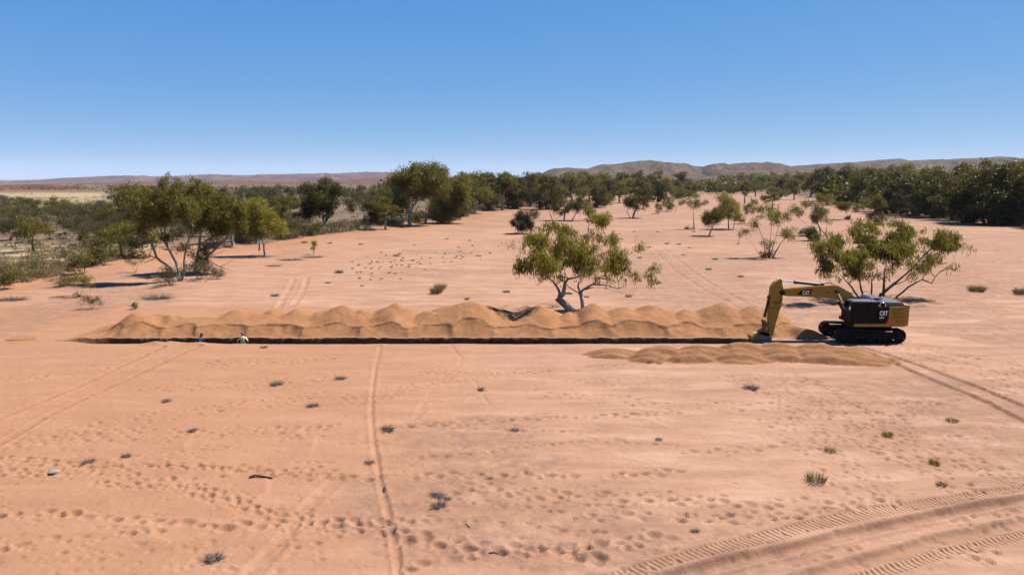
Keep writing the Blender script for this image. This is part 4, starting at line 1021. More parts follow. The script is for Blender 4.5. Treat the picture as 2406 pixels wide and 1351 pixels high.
# ------------------------------------------------------------------ generic trees, shared meshes
def proto(style, seed):
    R = np.random.default_rng(seed)
    cl = []
    def ell(n, c, r, cr, lw=1.0, shell=0.3, tn=0.45):
        k = 0
        while k < n:
            v = R.uniform(-1, 1, 3)
            d = np.dot(v, v)
            if d > 1 or d < shell ** 2: continue
            cl.append((np.array(c) + v * np.array(r), cr * R.uniform(0.75, 1.25), lw * R.uniform(0.7, 1.3), float(np.clip(tn + 0.16 * v[2] + R.normal(0, 0.1), 0, 1)))); k += 1
    if style == 'gum':
        a = R.uniform(0, 6.28); tr = [[(0, 0, -0.3), (0.15 * math.cos(a), 0.1, 1.4), (0.35 * math.cos(a), 0.2, 2.8)]]
        for k in range(3):
            b = a + k * 2.1 + R.uniform(-.4, .4)
            tr.append([tr[0][-1], (1.0 * math.cos(b), 1.0 * math.sin(b), 4.2), (1.7 * math.cos(b), 1.7 * math.sin(b), 5.6)])
        for k in range(4):
            b = k * 1.57 + R.uniform(-.6, .6); d = R.uniform(1.2, 2.6)
            ell(9, (d * math.cos(b), d * math.sin(b), R.uniform(3.9, 7.4)), (1.9, 1.9, 1.8), 1.05)
        ell(6, (0, 0, 8.6), (1.3, 1.3, 1.0), 0.95)
        return grow(seed, tr, cl, [0.3, 0.18, 0.18, 0.18], 'gum', 110, 0.5, 0.16, twigs=4)
    if style == 'tall':
        tr = [[(0, 0, -0.3), (0.1, 0, 1.2), (-0.1, 0.1, 3.0), (0.2, 0, 5.5)], [(0.3, 0.2, -0.2), (0.7, 0.3, 1.5), (1.3, 0.4, 3.6)]]
        ell(14, (0, 0, 7.2), (1.9, 1.9, 2.8), 1.0); ell(16, (0.2, 0, 4.6), (2.6, 2.6, 2.2), 1.0); ell(14, (0.8, 0.2, 2.7), (2.6, 2.6, 1.7), 0.95, tn=0.38)
        return grow(seed, tr, cl, [0.3, 0.18], 'dense', 120, 0.5, 0.17, twigs=4, bark=BARK_BROWN)
    if style == 'dense':
        a = R.uniform(0, 6.28)
        tr = [[(0, 0, -0.3), (0.2, 0, 1.5), (0.5, 0.1, 3.5)], [(-0.4, 0.2, -0.3), (-0.9, 0.2, 1.5), (-1.6, 0.3, 3.2)], [(0.3, 0.3, -0.3), (1.1, 0.1, 1.6), (1.9, 0, 3.2)]]
        for k in range(5):
            b = a + k * 1.26 + R.uniform(-.4, .4); d = R.uniform(1.4, 2.6)
            ell(9, (d * math.cos(b), d * math.sin(b), R.uniform(3.4, 7.2)), (1.9, 1.9, 1.8), 1.1)
        ell(8, (0, 0, 8.2), (1.9, 1.9, 1.5), 1.0); ell(16, (0, 0, 2.2), (3.6, 3.6, 1.7), 1.05, 1.1, tn=0.35)
        return grow(seed, tr, cl, [0.3, 0.2, 0.2], 'dense', 110, 0.5, 0.17, twigs=4, bark=BARK_BROWN)
    if style == 'mulga':
        tr = []
        n = R.integers(2, 5)
        for k in range(n):
            b = k * 6.28 / n + R.uniform(-.5, .5)
            tr.append([(0.1 * math.cos(b), 0.1 * math.sin(b), -0.2), (0.5 * math.cos(b), 0.5 * math.sin(b), 1.2), (1.1 * math.cos(b), 1.1 * math.sin(b), 2.4)])
        ell(24, (0, 0, 3.5), (2.5, 2.5, 1.25), 0.7, 1.0, 0.2)
        return grow(seed, tr, cl, [0.09] * n, 'grey', 200, 0.3, 0.09, 0.2, twigs=4, bark=BARK_DARK)
    if style == 'weeping':
        tr = [[(0, 0, -0.2), (0.15, 0, 1.0), (-0.1, 0.1, 2.0), (-0.2, 0, 2.8)]]
        ell(24, (-0.1, 0, 3.3), (2.1, 2.1, 1.5), 0.75, 1.1, 0.2, 0.5)
        return grow(seed, tr, cl, [0.14], 'gum', 220, 0.36, 0.09, 0.75, twigs=4, bark=BARK_DARK)
    if style == 'bush':
        tr = [[(0.1 * math.cos(b), 0.1 * math.sin(b), -0.1), (0.4 * math.cos(b), 0.4 * math.sin(b), 0.7)] for b in (0.3, 1.9, 3.3, 5.0)]
        ell(14, (0, 0, 1.1), (1.2, 1.2, 0.85), 0.5, 1.0, 0.2)
        return grow(seed, tr, cl, [0.04] * 4, 'gum', 330, 0.24, 0.075, 0.1, twigs=4, bark=BARK_DARK)
    if style == 'greybush':
        tr = [[(0.1 * math.cos(b), 0.1 * math.sin(b), -0.1), (0.4 * math.cos(b), 0.4 * math.sin(b), 0.6)] for b in (0.3, 1.9, 3.3, 5.0)]
        ell(14, (0, 0, 0.95), (1.3, 1.3, 0.7), 0.5, 0.9, 0.2)
        return grow(seed, tr, cl, [0.035] * 4, 'grey', 330, 0.22, 0.05, -0.1, twigs=6, bark=BARK_DARK)
    if style == 'sparse':
        tr = [[(0, 0, -0.1), (0.3 * math.cos(b), 0.3 * math.sin(b), 0.9), (0.8 * math.cos(b), 0.8 * math.sin(b), 2.0)] for b in (0.5, 2.6, 4.4)]
        ell(16, (0, 0, 2.3), (1.5, 1.5, 0.9), 0.5, 0.45, 0.2, 0.5)
        return grow(seed, tr, cl, [0.05] * 3, 'grey', 300, 0.22, 0.06, 0.2, twigs=5, bark=BARK_DARK)
PH = {'gum': 9.6, 'tall': 10.0, 'dense': 9.6, 'mulga': 4.9, 'weeping': 4.9, 'bush': 2.0, 'greybush': 1.7, 'sparse': 3.3}
PROT = {}
for st, n in (('gum', 4), ('tall', 2), ('dense', 4), ('mulga', 4), ('weeping', 2), ('bush', 3), ('greybush', 2), ('sparse', 2)):
    PROT[st] = [proto(st, 300 + 17 * k + len(st)) for k in range(n)]
prng = random.Random(77)
NAMES = {'gum': "gum_tree", 'tall': "gum_tree", 'dense': "gum_tree", 'mulga': "mulga_tree", 'weeping': "mulga_tree", 'bush': "green_shrub", 'greybush': "grey_shrub", 'sparse': "mulga_shrub"}
CATS = {'gum': "tree", 'tall': "tree", 'dense': "tree", 'mulga': "tree", 'weeping': "tree", 'bush': "shrub", 'greybush': "shrub", 'sparse': "shrub"}
counter = {}
def put(px, py, hpx, style, label, group=None, wide=1.0):
    x, y = gp(px, py); z = hz(x, y)
    if z > 0.2: x, y = gp(px, py, z); z = hz(x, y)
    h = hpx * y / FPX
    sc = h / PH[style]
    k = counter.get(style, 0); counter[style] = k + 1
    me = PROT[style][k % len(PROT[style])]
    e = place(NAMES[style], label, CATS[style], me, (x, y, z), prng.uniform(0, 6.28), sc, group)
    e.scale = (sc * wide, sc * wide, sc)
    return e
# right bank
RLAB = "dense dark gum in the tree wall along the right bank"
for px, py, h in ((1940, 474, 78), (1975, 480, 84), (2015, 486, 92), (2062, 493, 92), (2105, 497, 100), (2150, 501, 96), (2195, 507, 112), (2238, 512, 122), (2282, 519, 128), (2325, 523, 138), (2372, 527, 136), (2420, 531, 140), (2475, 536, 140), (2540, 545, 150)):
    put(px, py, h * 1.02, prng.choice(['dense', 'dense', 'tall']), RLAB, "trees along the right bank", prng.uniform(1.1, 1.4))
for px, py, h in ((1950, 462, 62), (1990, 466, 70), (2040, 474, 82), (2085, 480, 84), (2130, 484, 88), (2175, 488, 92), (2215, 492, 96), (2262, 498, 108), (2305, 502, 112), (2350, 506, 116), (2395, 508, 120), (2450, 515, 120)):
    put(px, py, h * prng.uniform(0.9, 1.1), prng.choice(['dense', 'tall', 'gum']), "gum behind the front row of the right bank tree wall", "second row of trees on the right bank", 1.15)
for px, py, h in ((2160, 503, 38), (2195, 506, 46), (2118, 499, 30), (2260, 518, 36), (2300, 523, 30), (2075, 496, 34), (2030, 489, 30), (2225, 512, 32), (2350, 527, 28), (2395, 531, 30)):
    put(px, py, h, 'bush', "low olive shrub at the foot of the right bank trees", "shrubs under the right bank trees", 1.2)
# right bed, towards the far bend
for px, py, h in ((1880, 455, 50), (1905, 462, 54), (1925, 458, 52), (1845, 450, 42), (1815, 447, 40), (1790, 452, 42), (1765, 446, 38), (1740, 443, 36), (1835, 462, 46), (1775, 462, 40), (1720, 470, 32), (1866, 470, 50), (1750, 478, 52), (1815, 492, 50), (1702, 447, 36)):
    put(px, py, h, prng.choice(['gum', 'dense', 'gum']), "gum standing near the far bend of the sand bed", "trees by the far bend on the right", prng.uniform(1.1, 1.4))
# centre: rows behind the bed
for px, py, h in ((1285, 492, 78), (1300, 478, 66), (1345, 474, 60), (1385, 472, 58), (1400, 488, 56), (1430, 470, 52), (1455, 477, 46), (1480, 468, 50), (1510, 472, 54), (1545, 475, 56), (1565, 468, 50), (1590, 467, 42), (1600, 452, 48), (1620, 462, 34), (1635, 465, 34), (1665, 453, 26), (1545, 460, 56), (1500, 455, 50), (1460, 458, 52), (1415, 460, 54), (1375, 460, 56), (1340, 462, 58)):
    put(px, py, h, prng.choice(['dense', 'dense', 'gum']), "gum standing where the far sand bed splits among trees", "trees at the middle of the far bed", prng.uniform(1.15, 1.5))
for px, py, h in ((1565, 497, 34), (1545, 502, 22), (1590, 469, 28), (1432, 482, 26), (1620, 470, 20)):
    put(px, py, h, 'bush', "small dark shrub on the far sand among the bed trees", "shrubs on the far sand")
# left bank row
for px, py, h in ((1055, 514, 92), (1085, 508, 88), (1115, 502, 92), (1148, 496, 88), (1180, 494, 86), (1212, 489, 82), (1245, 486, 78), (1270, 480, 72), (905, 534, 74), (880, 528, 64), (1035, 505, 104), (1095, 490, 84), (1140, 482, 76), (1190, 478, 72), (1235, 472, 66), (1010, 500, 96), (930, 505, 80)):
    put(px, py, h, prng.choice(['dense', 'tall', 'gum']), "leafy gum in the row along the left bank of the sand", "trees along the left bank", prng.uniform(1.0, 1.3))
for px, py, h in ((870, 500, 44), (855, 515, 40), (895, 495, 52), (845, 490, 40), (828, 498, 34), (800, 480, 40), (690, 512, 44), (655, 505, 46), (700, 478, 38), (640, 480, 44), (595, 490, 50), (735, 500, 34)):
    put(px, py, h, prng.choice(['mulga', 'mulga', 'mulga']), "umbrella-shaped grey-green tree on bare soil behind the left bank", "umbrella trees behind the left bank", 1.1)
for px, py, h in ((730, 553, 40), (712, 560, 34), (650, 558, 30), (600, 572, 34), (780, 540, 24), (845, 535, 26), (1115, 500, 30), (1075, 512, 36), (640, 545, 40), (575, 560, 44)):
    put(px, py, h, prng.choice(['bush', 'sparse']), "small shrub among the pale grass of the left bank", "shrubs on the left bank edge", 1.1)
# left scrub
for px, py, h, st, lb in ((548, 580, 92, 'gum', "olive gum crowded against the drooping left gum"), (602, 562, 84, 'gum', "taller gum behind the light green bushy gum"), (660, 545, 66, 'dense', "dark gum on bare soil left of the lopsided gum"),
                          (500, 556, 74, 'gum', "gum glimpsed behind the drooping left gum"), (283, 594, 78, 'weeping', "green drooping tree touching the white-trunked gum's left side"), (345, 606, 58, 'bush', "olive thicket right behind the white-trunked gum"),
                          (118, 566, 58, 'mulga', "low wide mulga between the weeping mulga and the dark tall mulga"), (260, 560, 66, 'dense', "dark green low tree behind the drooping tree at the left gum"), (440, 575, 60, 'mulga', "grey mulga seen under the left gums' branches"),
                          (690, 552, 50, 'mulga', "grey mulga beside the lopsided gum at the bank edge"), (570, 545, 70, 'mulga', "mulga in the gap behind the light green gum")):
    put(px, py, h, st, lb, None, 1.2)
for k in range(46):
    px = prng.uniform(285, 730); py = prng.uniform(498, 556)
    if py > np.interp(px, [285, 450, 573, 730], [590, 572, 560, 545]): continue
    st = prng.choice(['mulga', 'mulga', 'bush', 'gum', 'greybush'])
    x, y = gp(px, py); hm = {'mulga': 4.6, 'bush': 2.2, 'gum': 6.0, 'greybush': 1.8}[st] * prng.uniform(0.75, 1.2)
    put(px, py, hm * FPX / y, st, "%s among the thick scrub behind the left bank gums" % {'mulga': "grey-green mulga", 'bush': "olive shrub", 'gum': "young gum", 'greybush': "grey shrub"}[st], "%s in the thick scrub behind the left gums" % st.replace('greybush', 'grey shrubs').replace('bush', 'olive shrubs').replace('gum', 'young gums').replace('mulga', 'mulgas'), prng.uniform(1.1, 1.4))
put(78, 592, 82, 'weeping', "weeping green mulga with a bent dark trunk on the left plain", None, 1.1)
put(225, 548, 74, 'mulga', "dark tall mulga with a straight trunk among the left scrub")
put(32, 580, 70, 'mulga', "broad dark mulga beside the weeping green mulga")
put(170, 562, 54, 'mulga', "small dark mulga with a thin crooked stem on grey soil")
put(312, 596, 56, 'mulga', "dark low mulga behind the white-trunked gum")
put(160, 618, 50, 'sparse', "wiry half-bare shrub leaning over straw grass", None, 1.2)
put(205, 614, 62, 'sparse', "tall wispy shrub with pale stems left of the white-trunked gum", None, 1.1)
put(248, 625, 66, 'bush', "full olive shrub at the edge of the orange sand", None, 1.0)
put(193, 645, 44, 'bush', "dark green shrub over tangled litter at the sand edge", None, 1.3)
put(318, 640, 40, 'sparse', "low wispy shrub on orange sand left of the white-trunked gum", None, 1.4)
put(20, 652, 52, 'sparse', "spindly bare-limbed shrub in the straw grass", None, 1.3)
put(-4, 680, 62, 'bush', "bright green shrub cut by the left edge of the view near the sand")
put(70, 640, 44, 'sparse', "small spindly shrub beside the bare-limbed shrub")
put(145, 672, 26, 'greybush', "grey dead-looking shrub at the sand edge by the yellow sapling", None, 1.7)
put(216, 727, 33, 'greybush', "silver grey rounded bush on open orange sand", None, 1.0)
put(314, 728, 16, 'bush', "small bright green bush on the sand above the trench end", None, 1.1)
put(403, 672, 46, 'greybush', "dark shrub at the foot of the white-trunked gum", None, 1.2)
put(470, 656, 44, 'greybush', "rounded shrub under the wide drooping gum", None, 1.4)
put(508, 655, 28, 'greybush', "straw-coloured low shrub right of the drooping gum", None, 1.2)
put(350, 570, 46, 'bush', "yellow-green shrub seen between the white trunks", None, 1.4)
SL = {'mulga': ("dark grey-green mulga in the scattered scrub of the left plain", "mulga trees of the left scrub"), 'weeping': ("green drooping mulga in the scattered scrub of the left plain", "drooping trees of the left scrub"),
      'bush': ("low olive shrub in the scattered scrub of the left plain", "olive shrubs of the left scrub"), 'sparse': ("thin wispy shrub in the scattered scrub of the left plain", "wispy shrubs of the left scrub"), 'greybush': ("grey low shrub in the scattered scrub of the left plain", "grey shrubs of the left scrub")}
for _ in range(190):
    px = prng.uniform(-60, 640); py = 486 + 100 * prng.random() ** 1.5
    lim = np.interp(px, [0, 115, 226, 338, 573, 700], [640, 625, 600, 580, 562, 545])
    if py > lim - 8: continue
    if px < 270 and py < 497 and prng.random() < 0.6: continue
    st = prng.choice(['mulga', 'mulga', 'mulga', 'weeping', 'bush', 'sparse', 'greybush'])
    x, y = gp(px, py); hm = {'mulga': 4.6, 'weeping': 4.4, 'bush': 2.0, 'sparse': 2.6, 'greybush': 1.7}[st] * prng.uniform(0.75, 1.25)
    put(px, py, hm * FPX / y, st, SL[st][0], SL[st][1], prng.uniform(1.0, 1.35))
for _ in range(75):
    px = prng.uniform(280, 930); py = prng.uniform(456, 492)
    x, y = gp(px, py); st = prng.choice(['gum', 'mulga', 'mulga', 'dense'])
    hm = {'gum': 7.5, 'mulga': 5.0, 'dense': 7.0}[st] * prng.uniform(0.7, 1.15)
    put(px, py, hm * FPX / y, st, "tree of the wooded plain beyond the left scrub", "trees of the wooded plain", prng.uniform(1.1, 1.5))

# ---- far woodland: one mass of small crowns, real leaf clumps, nobody could count
def woodland(name, spots, label, mat, seed, lps=46):
    R = np.random.default_rng(seed)
    n = len(spots); S = np.array(spots)              # x, y, height, width
    Z = base_h(S[:, 0], S[:, 1])
    # 46 leaf clumps for each crown, set on a lumpy ball
    k = lps
    v = unit(R.normal(size=(n, k, 3))) * (R.uniform(0.35, 1.0, (n, k, 1)) ** 0.6)
    lump = 1 + 0.35 * np.sin(v[..., :1] * 4 + R.uniform(0, 6, (n, 1, 1))) * np.cos(v[..., 1:2] * 4 + R.uniform(0, 6, (n, 1, 1)))
    c = v * lump
    H = S[:, 2][:, None]; Wd = S[:, 3][:, None]
    P = np.stack([S[:, 0][:, None] + c[..., 0] * Wd * 0.5, S[:, 1][:, None] + c[..., 1] * Wd * 0.5, Z[:, None] + H * (0.54 + 0.44 * c[..., 2])], -1).reshape(-1, 3)
    h = np.repeat(S[:, 2], k)[:, None]
    dv = unit(R.normal(size=P.shape) + np.array([0, 0, -0.3])) * h * R.uniform(0.12, 0.24, (len(P), 1))
    sd = unit(np.cross(dv, R.normal(size=P.shape))) * h * R.uniform(0.05, 0.10, (len(P), 1))
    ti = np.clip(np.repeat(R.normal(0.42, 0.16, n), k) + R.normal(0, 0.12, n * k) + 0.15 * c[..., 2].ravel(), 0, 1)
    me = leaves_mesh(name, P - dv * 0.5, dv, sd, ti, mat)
    o = link(bpy.data.objects.new(name, me))
    return tag(o, label, "trees", kind="stuff")
sp = []
R2 = random.Random(5)
def fill(n, px0, px1, py0, py1, h0, h1, wr=1.1, keep=None):
    k = 0
    while k < n:
        px = R2.uniform(px0, px1); py = py0 + (py1 - py0) * R2.random()
        if keep and not keep(px, py): k += 0.2; continue
        x, y = gp(px, py); h = R2.uniform(h0, h1)
        sp.append((x, y, h, h * R2.uniform(0.9, 1.4) * wr)); k += 1
fill(420, 1040, 1720, 437, 458, 8, 15)
fill(170, 1060, 1300, 455, 476, 8, 14)
fill(260, 1700, 2500, 438, 458, 8, 15)
fill(300, 1960, 2500, 456, 485, 8, 15)
fill(120, 900, 1080, 455, 480, 6, 12)
woodland("far_woodland", sp, "dark green far belt of river gums closing the sand bed before the hills", LEAF['dense'], 8, 60)
sp = []
fill(420, 250, 1000, 441, 470, 2.5, 7, 1.3)
fill(260, -250, 420, 441, 452, 2, 6, 1.6, lambda px, py: R2.random() < 0.75)
fill(70, -100, 280, 452, 500, 0.8, 2.0, 1.8)
fill(300, -300, 1100, 431, 440, 2, 5, 2.0)
woodland("far_scrub", sp, "hazy low dark scrub dotted over the far left plain", LEAF['grey'], 9, 34)

# ------------------------------------------------------------------ grass and small plants
def tuft_mesh(seed, nb, h, spread, leaf, w=0.012, curl=0.5):
    R = np.random.default_rng(seed)
    a = R.uniform(0, 6.28, nb); r = np.sqrt(R.uniform(0, 1, nb)) * spread * 0.45
    b = np.stack([r * np.cos(a), r * np.sin(a), np.full(nb, -0.02)], -1)
    out = np.stack([np.cos(a), np.sin(a), np.zeros(nb)], -1)
    dv = unit(out * R.uniform(0.1, curl * 1.6, (nb, 1)) + R.normal(0, 0.2, (nb, 3)) + np.array([0, 0, 1.0])) * h * R.uniform(0.5, 1.15, (nb, 1))
    sd = unit(np.cross(dv, R.normal(size=(nb, 3)))) * w
    return leaves_mesh("tuft", b, dv, sd, np.clip(R.normal(0.5, 0.2, nb), 0, 1), LEAF[leaf])
def dead_mesh(seed, nb, h, spread, thick=0.010):
    R = np.random.default_rng(seed); wd = Wood()
    for k in range(nb):
        a = R.uniform(0, 6.28); r = math.sqrt(R.uniform()) * spread * 0.6
        p = np.array([r * math.cos(a), r * math.sin(a) * 0.8, R.uniform(-0.02, 0.05)])
        d = unit(np.array([math.cos(a), math.sin(a), 0]) * R.uniform(0.2, 1.2) + R.normal(0, 0.5, 3) + np.array([0, 0, 0.45])); d[2] = abs(d[2])
        L = spread * R.uniform(0.3, 0.9)
        q = p + d * L * 0.5 + R.normal(0, 0.04, 3); e = p + d * L + R.normal(0, 0.08, 3)
        q[2] = np.clip(q[2], 0.0, h); e[2] = np.clip(e[2], -0.02, h * 1.1)
        wd.add([p, q, e], [thick, thick * 0.8, thick * 0.4], 3)
    me = wd.mesh("twigs", DEAD)
    return me
DEAD = plain("weathered_twigs", (0.20, 0.165, 0.145), 0.9, var=0.6, scale=9.0)
TUFT = {k: [tuft_mesh(40 + i, n, h, s, lf, w) for i in range(3)] for k, (n, h, s, lf, w) in
        {'weed': (220, 0.30, 0.50, 'weed', 0.006), 'straw': (380, 0.55, 0.8, 'straw', 0.008), 'green': (200, 0.24, 0.35, 'gum', 0.007), 'dark': (520, 0.6, 0.9, 'weed', 0.009)}.items()}
TWIG = [dead_mesh(60 + i, 110, 0.20, 0.42) for i in range(4)]
BRUSH = [dead_mesh(70 + i, 260, 0.6, 1.3, 0.010) for i in range(3)]
def small(name, me, px, py, sc, label, cat, group=None, sx=1.0, rz=None):
    x, y = gp(px, py); z = hz(x, y)
    if abs(z) > 0.05: x, y = gp(px, py, z); z = hz(x, y)
    o = link(bpy.data.objects.new(name, me)); o.location = (x, y, z + 0.0); o.rotation_euler = (0, 0, prng.uniform(0, 6.28) if rz is None else rz); o.scale = (sc * sx, sc, sc * prng.uniform(0.8, 1.1))
    return tag(o, label, cat, group)
small("grass_tussock", TUFT['weed'][0], 1915, 1130, 1.35, "olive grass tussock with a trailing shadow among hoof prints in front sand", "grass tussock")
small("grass_tussock", TUFT['green'][0], 2085, 1022, 1.2, "small bright green tuft on trampled sand", "grass tussock")
small("grass_tussock", TUFT['weed'][1], 2236, 990, 0.9, "thin upright straw tuft beside the long wheel ruts", "grass tussock")
small("grass_tussock", TUFT['green'][1], 2195, 1090, 1.0, "narrow upright green sprig above the crawler tracks", "grass tussock")
small("grass_tussock", TUFT['weed'][2], 1950, 1062, 0.8, "sparse dry sprig up-sand of the olive tussock", "grass tussock")
small("grass_tussock", TUFT['weed'][0], 2212, 1140, 0.7, "faint dry sprig just above the crawler tracks", "grass tussock")
small("grass_tussock", TUFT['dark'][0], 1025, 690, 1.2, "dark lower half of the double tussock behind the sand bank", "grass tussock")
small("grass_tussock", TUFT['straw'][0], 1034, 680, 1.4, "golden upper half of the double tussock behind the sand bank", "grass tussock")
small("grass_tussock", TUFT['dark'][1], 2295, 685, 1.5, "dark rounded tussock alone on the sand right of the excavator's gum", "grass tussock")
small("grass_tussock", TUFT['dark'][2], 2402, 692, 1.5, "dark rounded tussock at the right edge of the sand", "grass tussock")
small("grass_tussock", TUFT['weed'][1], 1391, 722, 1.3, "sparse grass at the foot of the middle gum", "grass tussock")
small("grass_tussock", TUFT['weed'][2], 1378, 700, 0.9, "small dry tuft behind the middle gum", "grass tussock")
small("grass_tussock", TUFT['straw'][1], 1477, 699, 0.7, "small straw tuft on sand behind the bank right of the middle gum", "grass tussock")
small("grass_tussock", TUFT['weed'][0], 1097, 704, 0.9, "small olive tuft just behind the highest mound of the bank", "grass tussock")
for px, py, s in ((648, 902, .9), (800, 890, .8), (735, 953, .75), (390, 943, .6), (452, 1014, .55), (297, 1073, .5), (207, 1086, .6), (1130, 917, .6), (1210, 1012, .5), (1634, 1249, .35), (868, 1088, .5), (1548, 1032, .4)):
    small("dead_twigs", TWIG[prng.randrange(4)], px, py, s * 1.15, "small grey knot of dead twigs lying on the trodden front sand", "twigs", "twig knots on the front sand")
small("dead_twigs", TWIG[0], 502, 1312, 0.85, "round dark nest of dead twigs below the large foot trail", "twigs")
small("dead_twigs", TWIG[1], 1028, 1165, 0.75, "upper of two dark twig clumps right of the single wheel track", "twigs")
small("dead_twigs", TWIG[2], 1033, 1190, 0.8, "lower flatter of two dark twig clumps right of the single wheel track", "twigs")
small("dead_twigs", TWIG[3], 1050, 1172, 0.4, "tiny twig between the two dark twig clumps", "twigs")
small("dead_twigs", TWIG[1], 1765, 913, 1.0, "dark twig clump in front of the low sand heaps", "twigs")
small("dead_twigs", TWIG[2], 912, 1013, 0.9, "scattered twigs right beside the single wheel track", "twigs")
small("dead_twigs", TWIG[0], 620, 817, 0.7, "twig tuft on the sand in front of the man in yellow", "twigs")
small("dead_twigs", TWIG[3], 797, 642, 1.6, "dark brush heap on the sand beyond the bank's left half", "twigs")
small("dead_twigs", BRUSH[2], 368, 703, 0.7, "long low heap of grey brushwood above the trench's left end", "twigs", None, 1.7, 0.2)
small("dead_twigs", TWIG[0], 1190, 687, 1.1, "small dark twigs on sand left of the middle gum", "twigs")
small("dead_twigs", TWIG[1], 646, 696, 1.2, "small dark twigs beside the old double ruts", "twigs")
small("dead_twigs", BRUSH[1], 25, 706, 0.75, "sprawling dark brushwood at the left edge of the orange sand", "twigs", None, 1.8, 0.1)
small("dead_twigs", BRUSH[0], 735, 606, 0.6, "thick end of the grey flood brush strip on sand near the left bank", "twigs", None, 2.2, 0.25)
small("dead_twigs", BRUSH[2], 682, 612, 0.5, "thin end of the grey flood brush strip near the left bank", "twigs", None, 3.0, 0.2)
small("dead_twigs", BRUSH[1], 643, 626, 0.45, "short separate grey strip of flood brush on the same sand", "twigs", None, 2.2, 0.1)
small("dead_twigs", BRUSH[1], 715, 571, 0.6, "dark brush pile at the very edge of the left bank", "twigs")
for px, py in ((1595, 575), (1525, 582), (1545, 546), (1490, 545), (1455, 551), (1460, 563), (1503, 606), (1605, 600), (1620, 583), (1665, 634), (1680, 610), (1490, 645), (1567, 574), (1545, 666), (1740, 650), (1630, 545), (848, 575), (930, 602), (1050, 562), (775, 572), (850, 672), (770, 665)):
    small("dead_twigs", TWIG[prng.randrange(4)], px, py, prng.uniform(0.7, 1.3), "small dark twig litter on the wide sand behind the bank", "twigs", "twig litter behind the bank")
wr_ = random.Random(3)
for k in range(95):
    t = wr_.random()
    px = 835 + 360 * t + wr_.gauss(0, 22); py = 632 - 56 * t + wr_.gauss(0, 13) + (18 if wr_.random() < 0.35 else 0)
    small("sand_weed", TUFT[wr_.choice(['weed', 'green', 'weed'])][wr_.randrange(3)], px, py, wr_.uniform(0.35, 0.95), "tiny green weed in the strip of weeds on the sand behind the bank", "weed", "weeds in the sand strip")
# sticks, bark and stone
def stick(pts_px, r, label, mat, name="stick", cat="stick"):
    x0, y0 = gp(*pts_px[0][:2]); z0 = hz(x0, y0)
    wd = Wood(); P = []
    for p in pts_px:
        x, y = gp(*p[:2]); P.append((x - x0, y - y0, hz(x, y) - z0 + r * 0.6 + (p[2] if len(p) > 2 else 0)))
    wd.add(P, np.linspace(r, r * 0.6, len(P)), 6)
    o = link(bpy.data.objects.new(name, wd.mesh(name, mat))); o.location = (x0, y0, z0)
    return tag(o, label, cat)
stick([(1088, 1240), (1096, 1241, 0.03), (1104, 1246)], 0.03, "bent brown stick lying on the bare front sand", BARK_DARK)
stick([(1148, 1306), (1160, 1305, 0.02), (1172, 1307)], 0.035, "dark stick lying in the big foot trail", BARK_DARK)
stick([(586, 1126), (600, 1124, 0.05), (618, 1125, 0.02), (640, 1127)], 0.05, "dark curl of bark lying across the left foot trails", BARK_DARK, "bark_strip", "bark")
stick([(905, 1155), (905, 1150, 0.04), (904, 1145)], 0.025, "short dark stick beside the single wheel track", BARK_DARK)
def stone(px, py, s, label, mat):
    bm = bmesh.new(); bmesh.ops.create_icosphere(bm, subdivisions=2, radius=1)
    for v in bm.verts:
        f = 1 + 0.25 * math.sin(v.co.x * 3 + 1) * math.cos(v.co.y * 4)
        v.co = Vector((v.co.x * s * 1.6 * f, v.co.y * s * f, v.co.z * s * 0.55))
    me = bpy.data.meshes.new("stone"); bm.to_mesh(me); bm.free(); me.materials.append(mat)
    x, y = gp(px, py); o = link(bpy.data.objects.new("stone", me)); o.location = (x, y, hz(x, y) + s * 0.2); o.rotation_euler = (0.2, 0.1, 0.3)
    return tag(o, label, "stone")
stone(127, 1110, 0.13, "flat pale grey stone on the front sand at left", plain("grey_stone", (0.42, 0.40, 0.39), 0.8))

# dry grass of the banks: uncountable
def dry_grass(name, spots, label, seed, nb=26, leaf='straw'):
    R = np.random.default_rng(seed); S = np.array(spots); n = len(S)
    Z = base_h(S[:, 0], S[:, 1])
    a = R.uniform(0, 6.28, (n, nb)); r = np.sqrt(R.uniform(0, 1, (n, nb))) * S[:, 3][:, None] * 0.5
    b = np.stack([S[:, 0][:, None] + r * np.cos(a), S[:, 1][:, None] + r * np.sin(a), np.repeat(Z[:, None] - 0.05, nb, 1)], -1).reshape(-1, 3)
    out = np.stack([np.cos(a), np.sin(a), 0 * a], -1).reshape(-1, 3)
    h = np.repeat(S[:, 2], nb)[:, None]
    dv = unit(out * R.uniform(0, 0.7, (n * nb, 1)) + R.normal(0, 0.25, (n * nb, 3)) + np.array([0, 0, 1.0])) * h * R.uniform(0.5, 1.1, (n * nb, 1))
    sd = unit(np.cross(dv, R.normal(size=dv.shape))) * (0.045 * h + 0.012)
    ti = np.clip(np.repeat(R.normal(0.5, 0.2, n), nb) + R.normal(0, 0.12, n * nb), 0, 1)
    return tag(link(bpy.data.objects.new(name, leaves_mesh(name, b, dv, sd, ti, LEAF[leaf]))), label, "grass", kind="stuff")
sp = []
for _ in range(900):
    px = R2.uniform(560, 1260); edge = np.interp(px, [560, 648, 760, 821, 933, 1000, 1066, 1133, 1240], [575, 565, 553, 545, 532, 524, 516, 497, 488])
    py = edge - abs(R2.gauss(0, 9)) - 1
    x, y = gp(px, py); sp.append((x, y, R2.uniform(0.5, 1.5), R2.uniform(1.0, 2.4)))
for _ in range(1500):
    px = R2.uniform(-60, 330); edge = np.interp(px, [0, 115, 170, 226, 338], [676, 655, 640, 624, 600])
    py = edge - abs(R2.gauss(0, 34)) - 1
    x, y = gp(px, py); sp.append((x, y, R2.uniform(0.25, 0.65), R2.uniform(0.7, 1.6)))
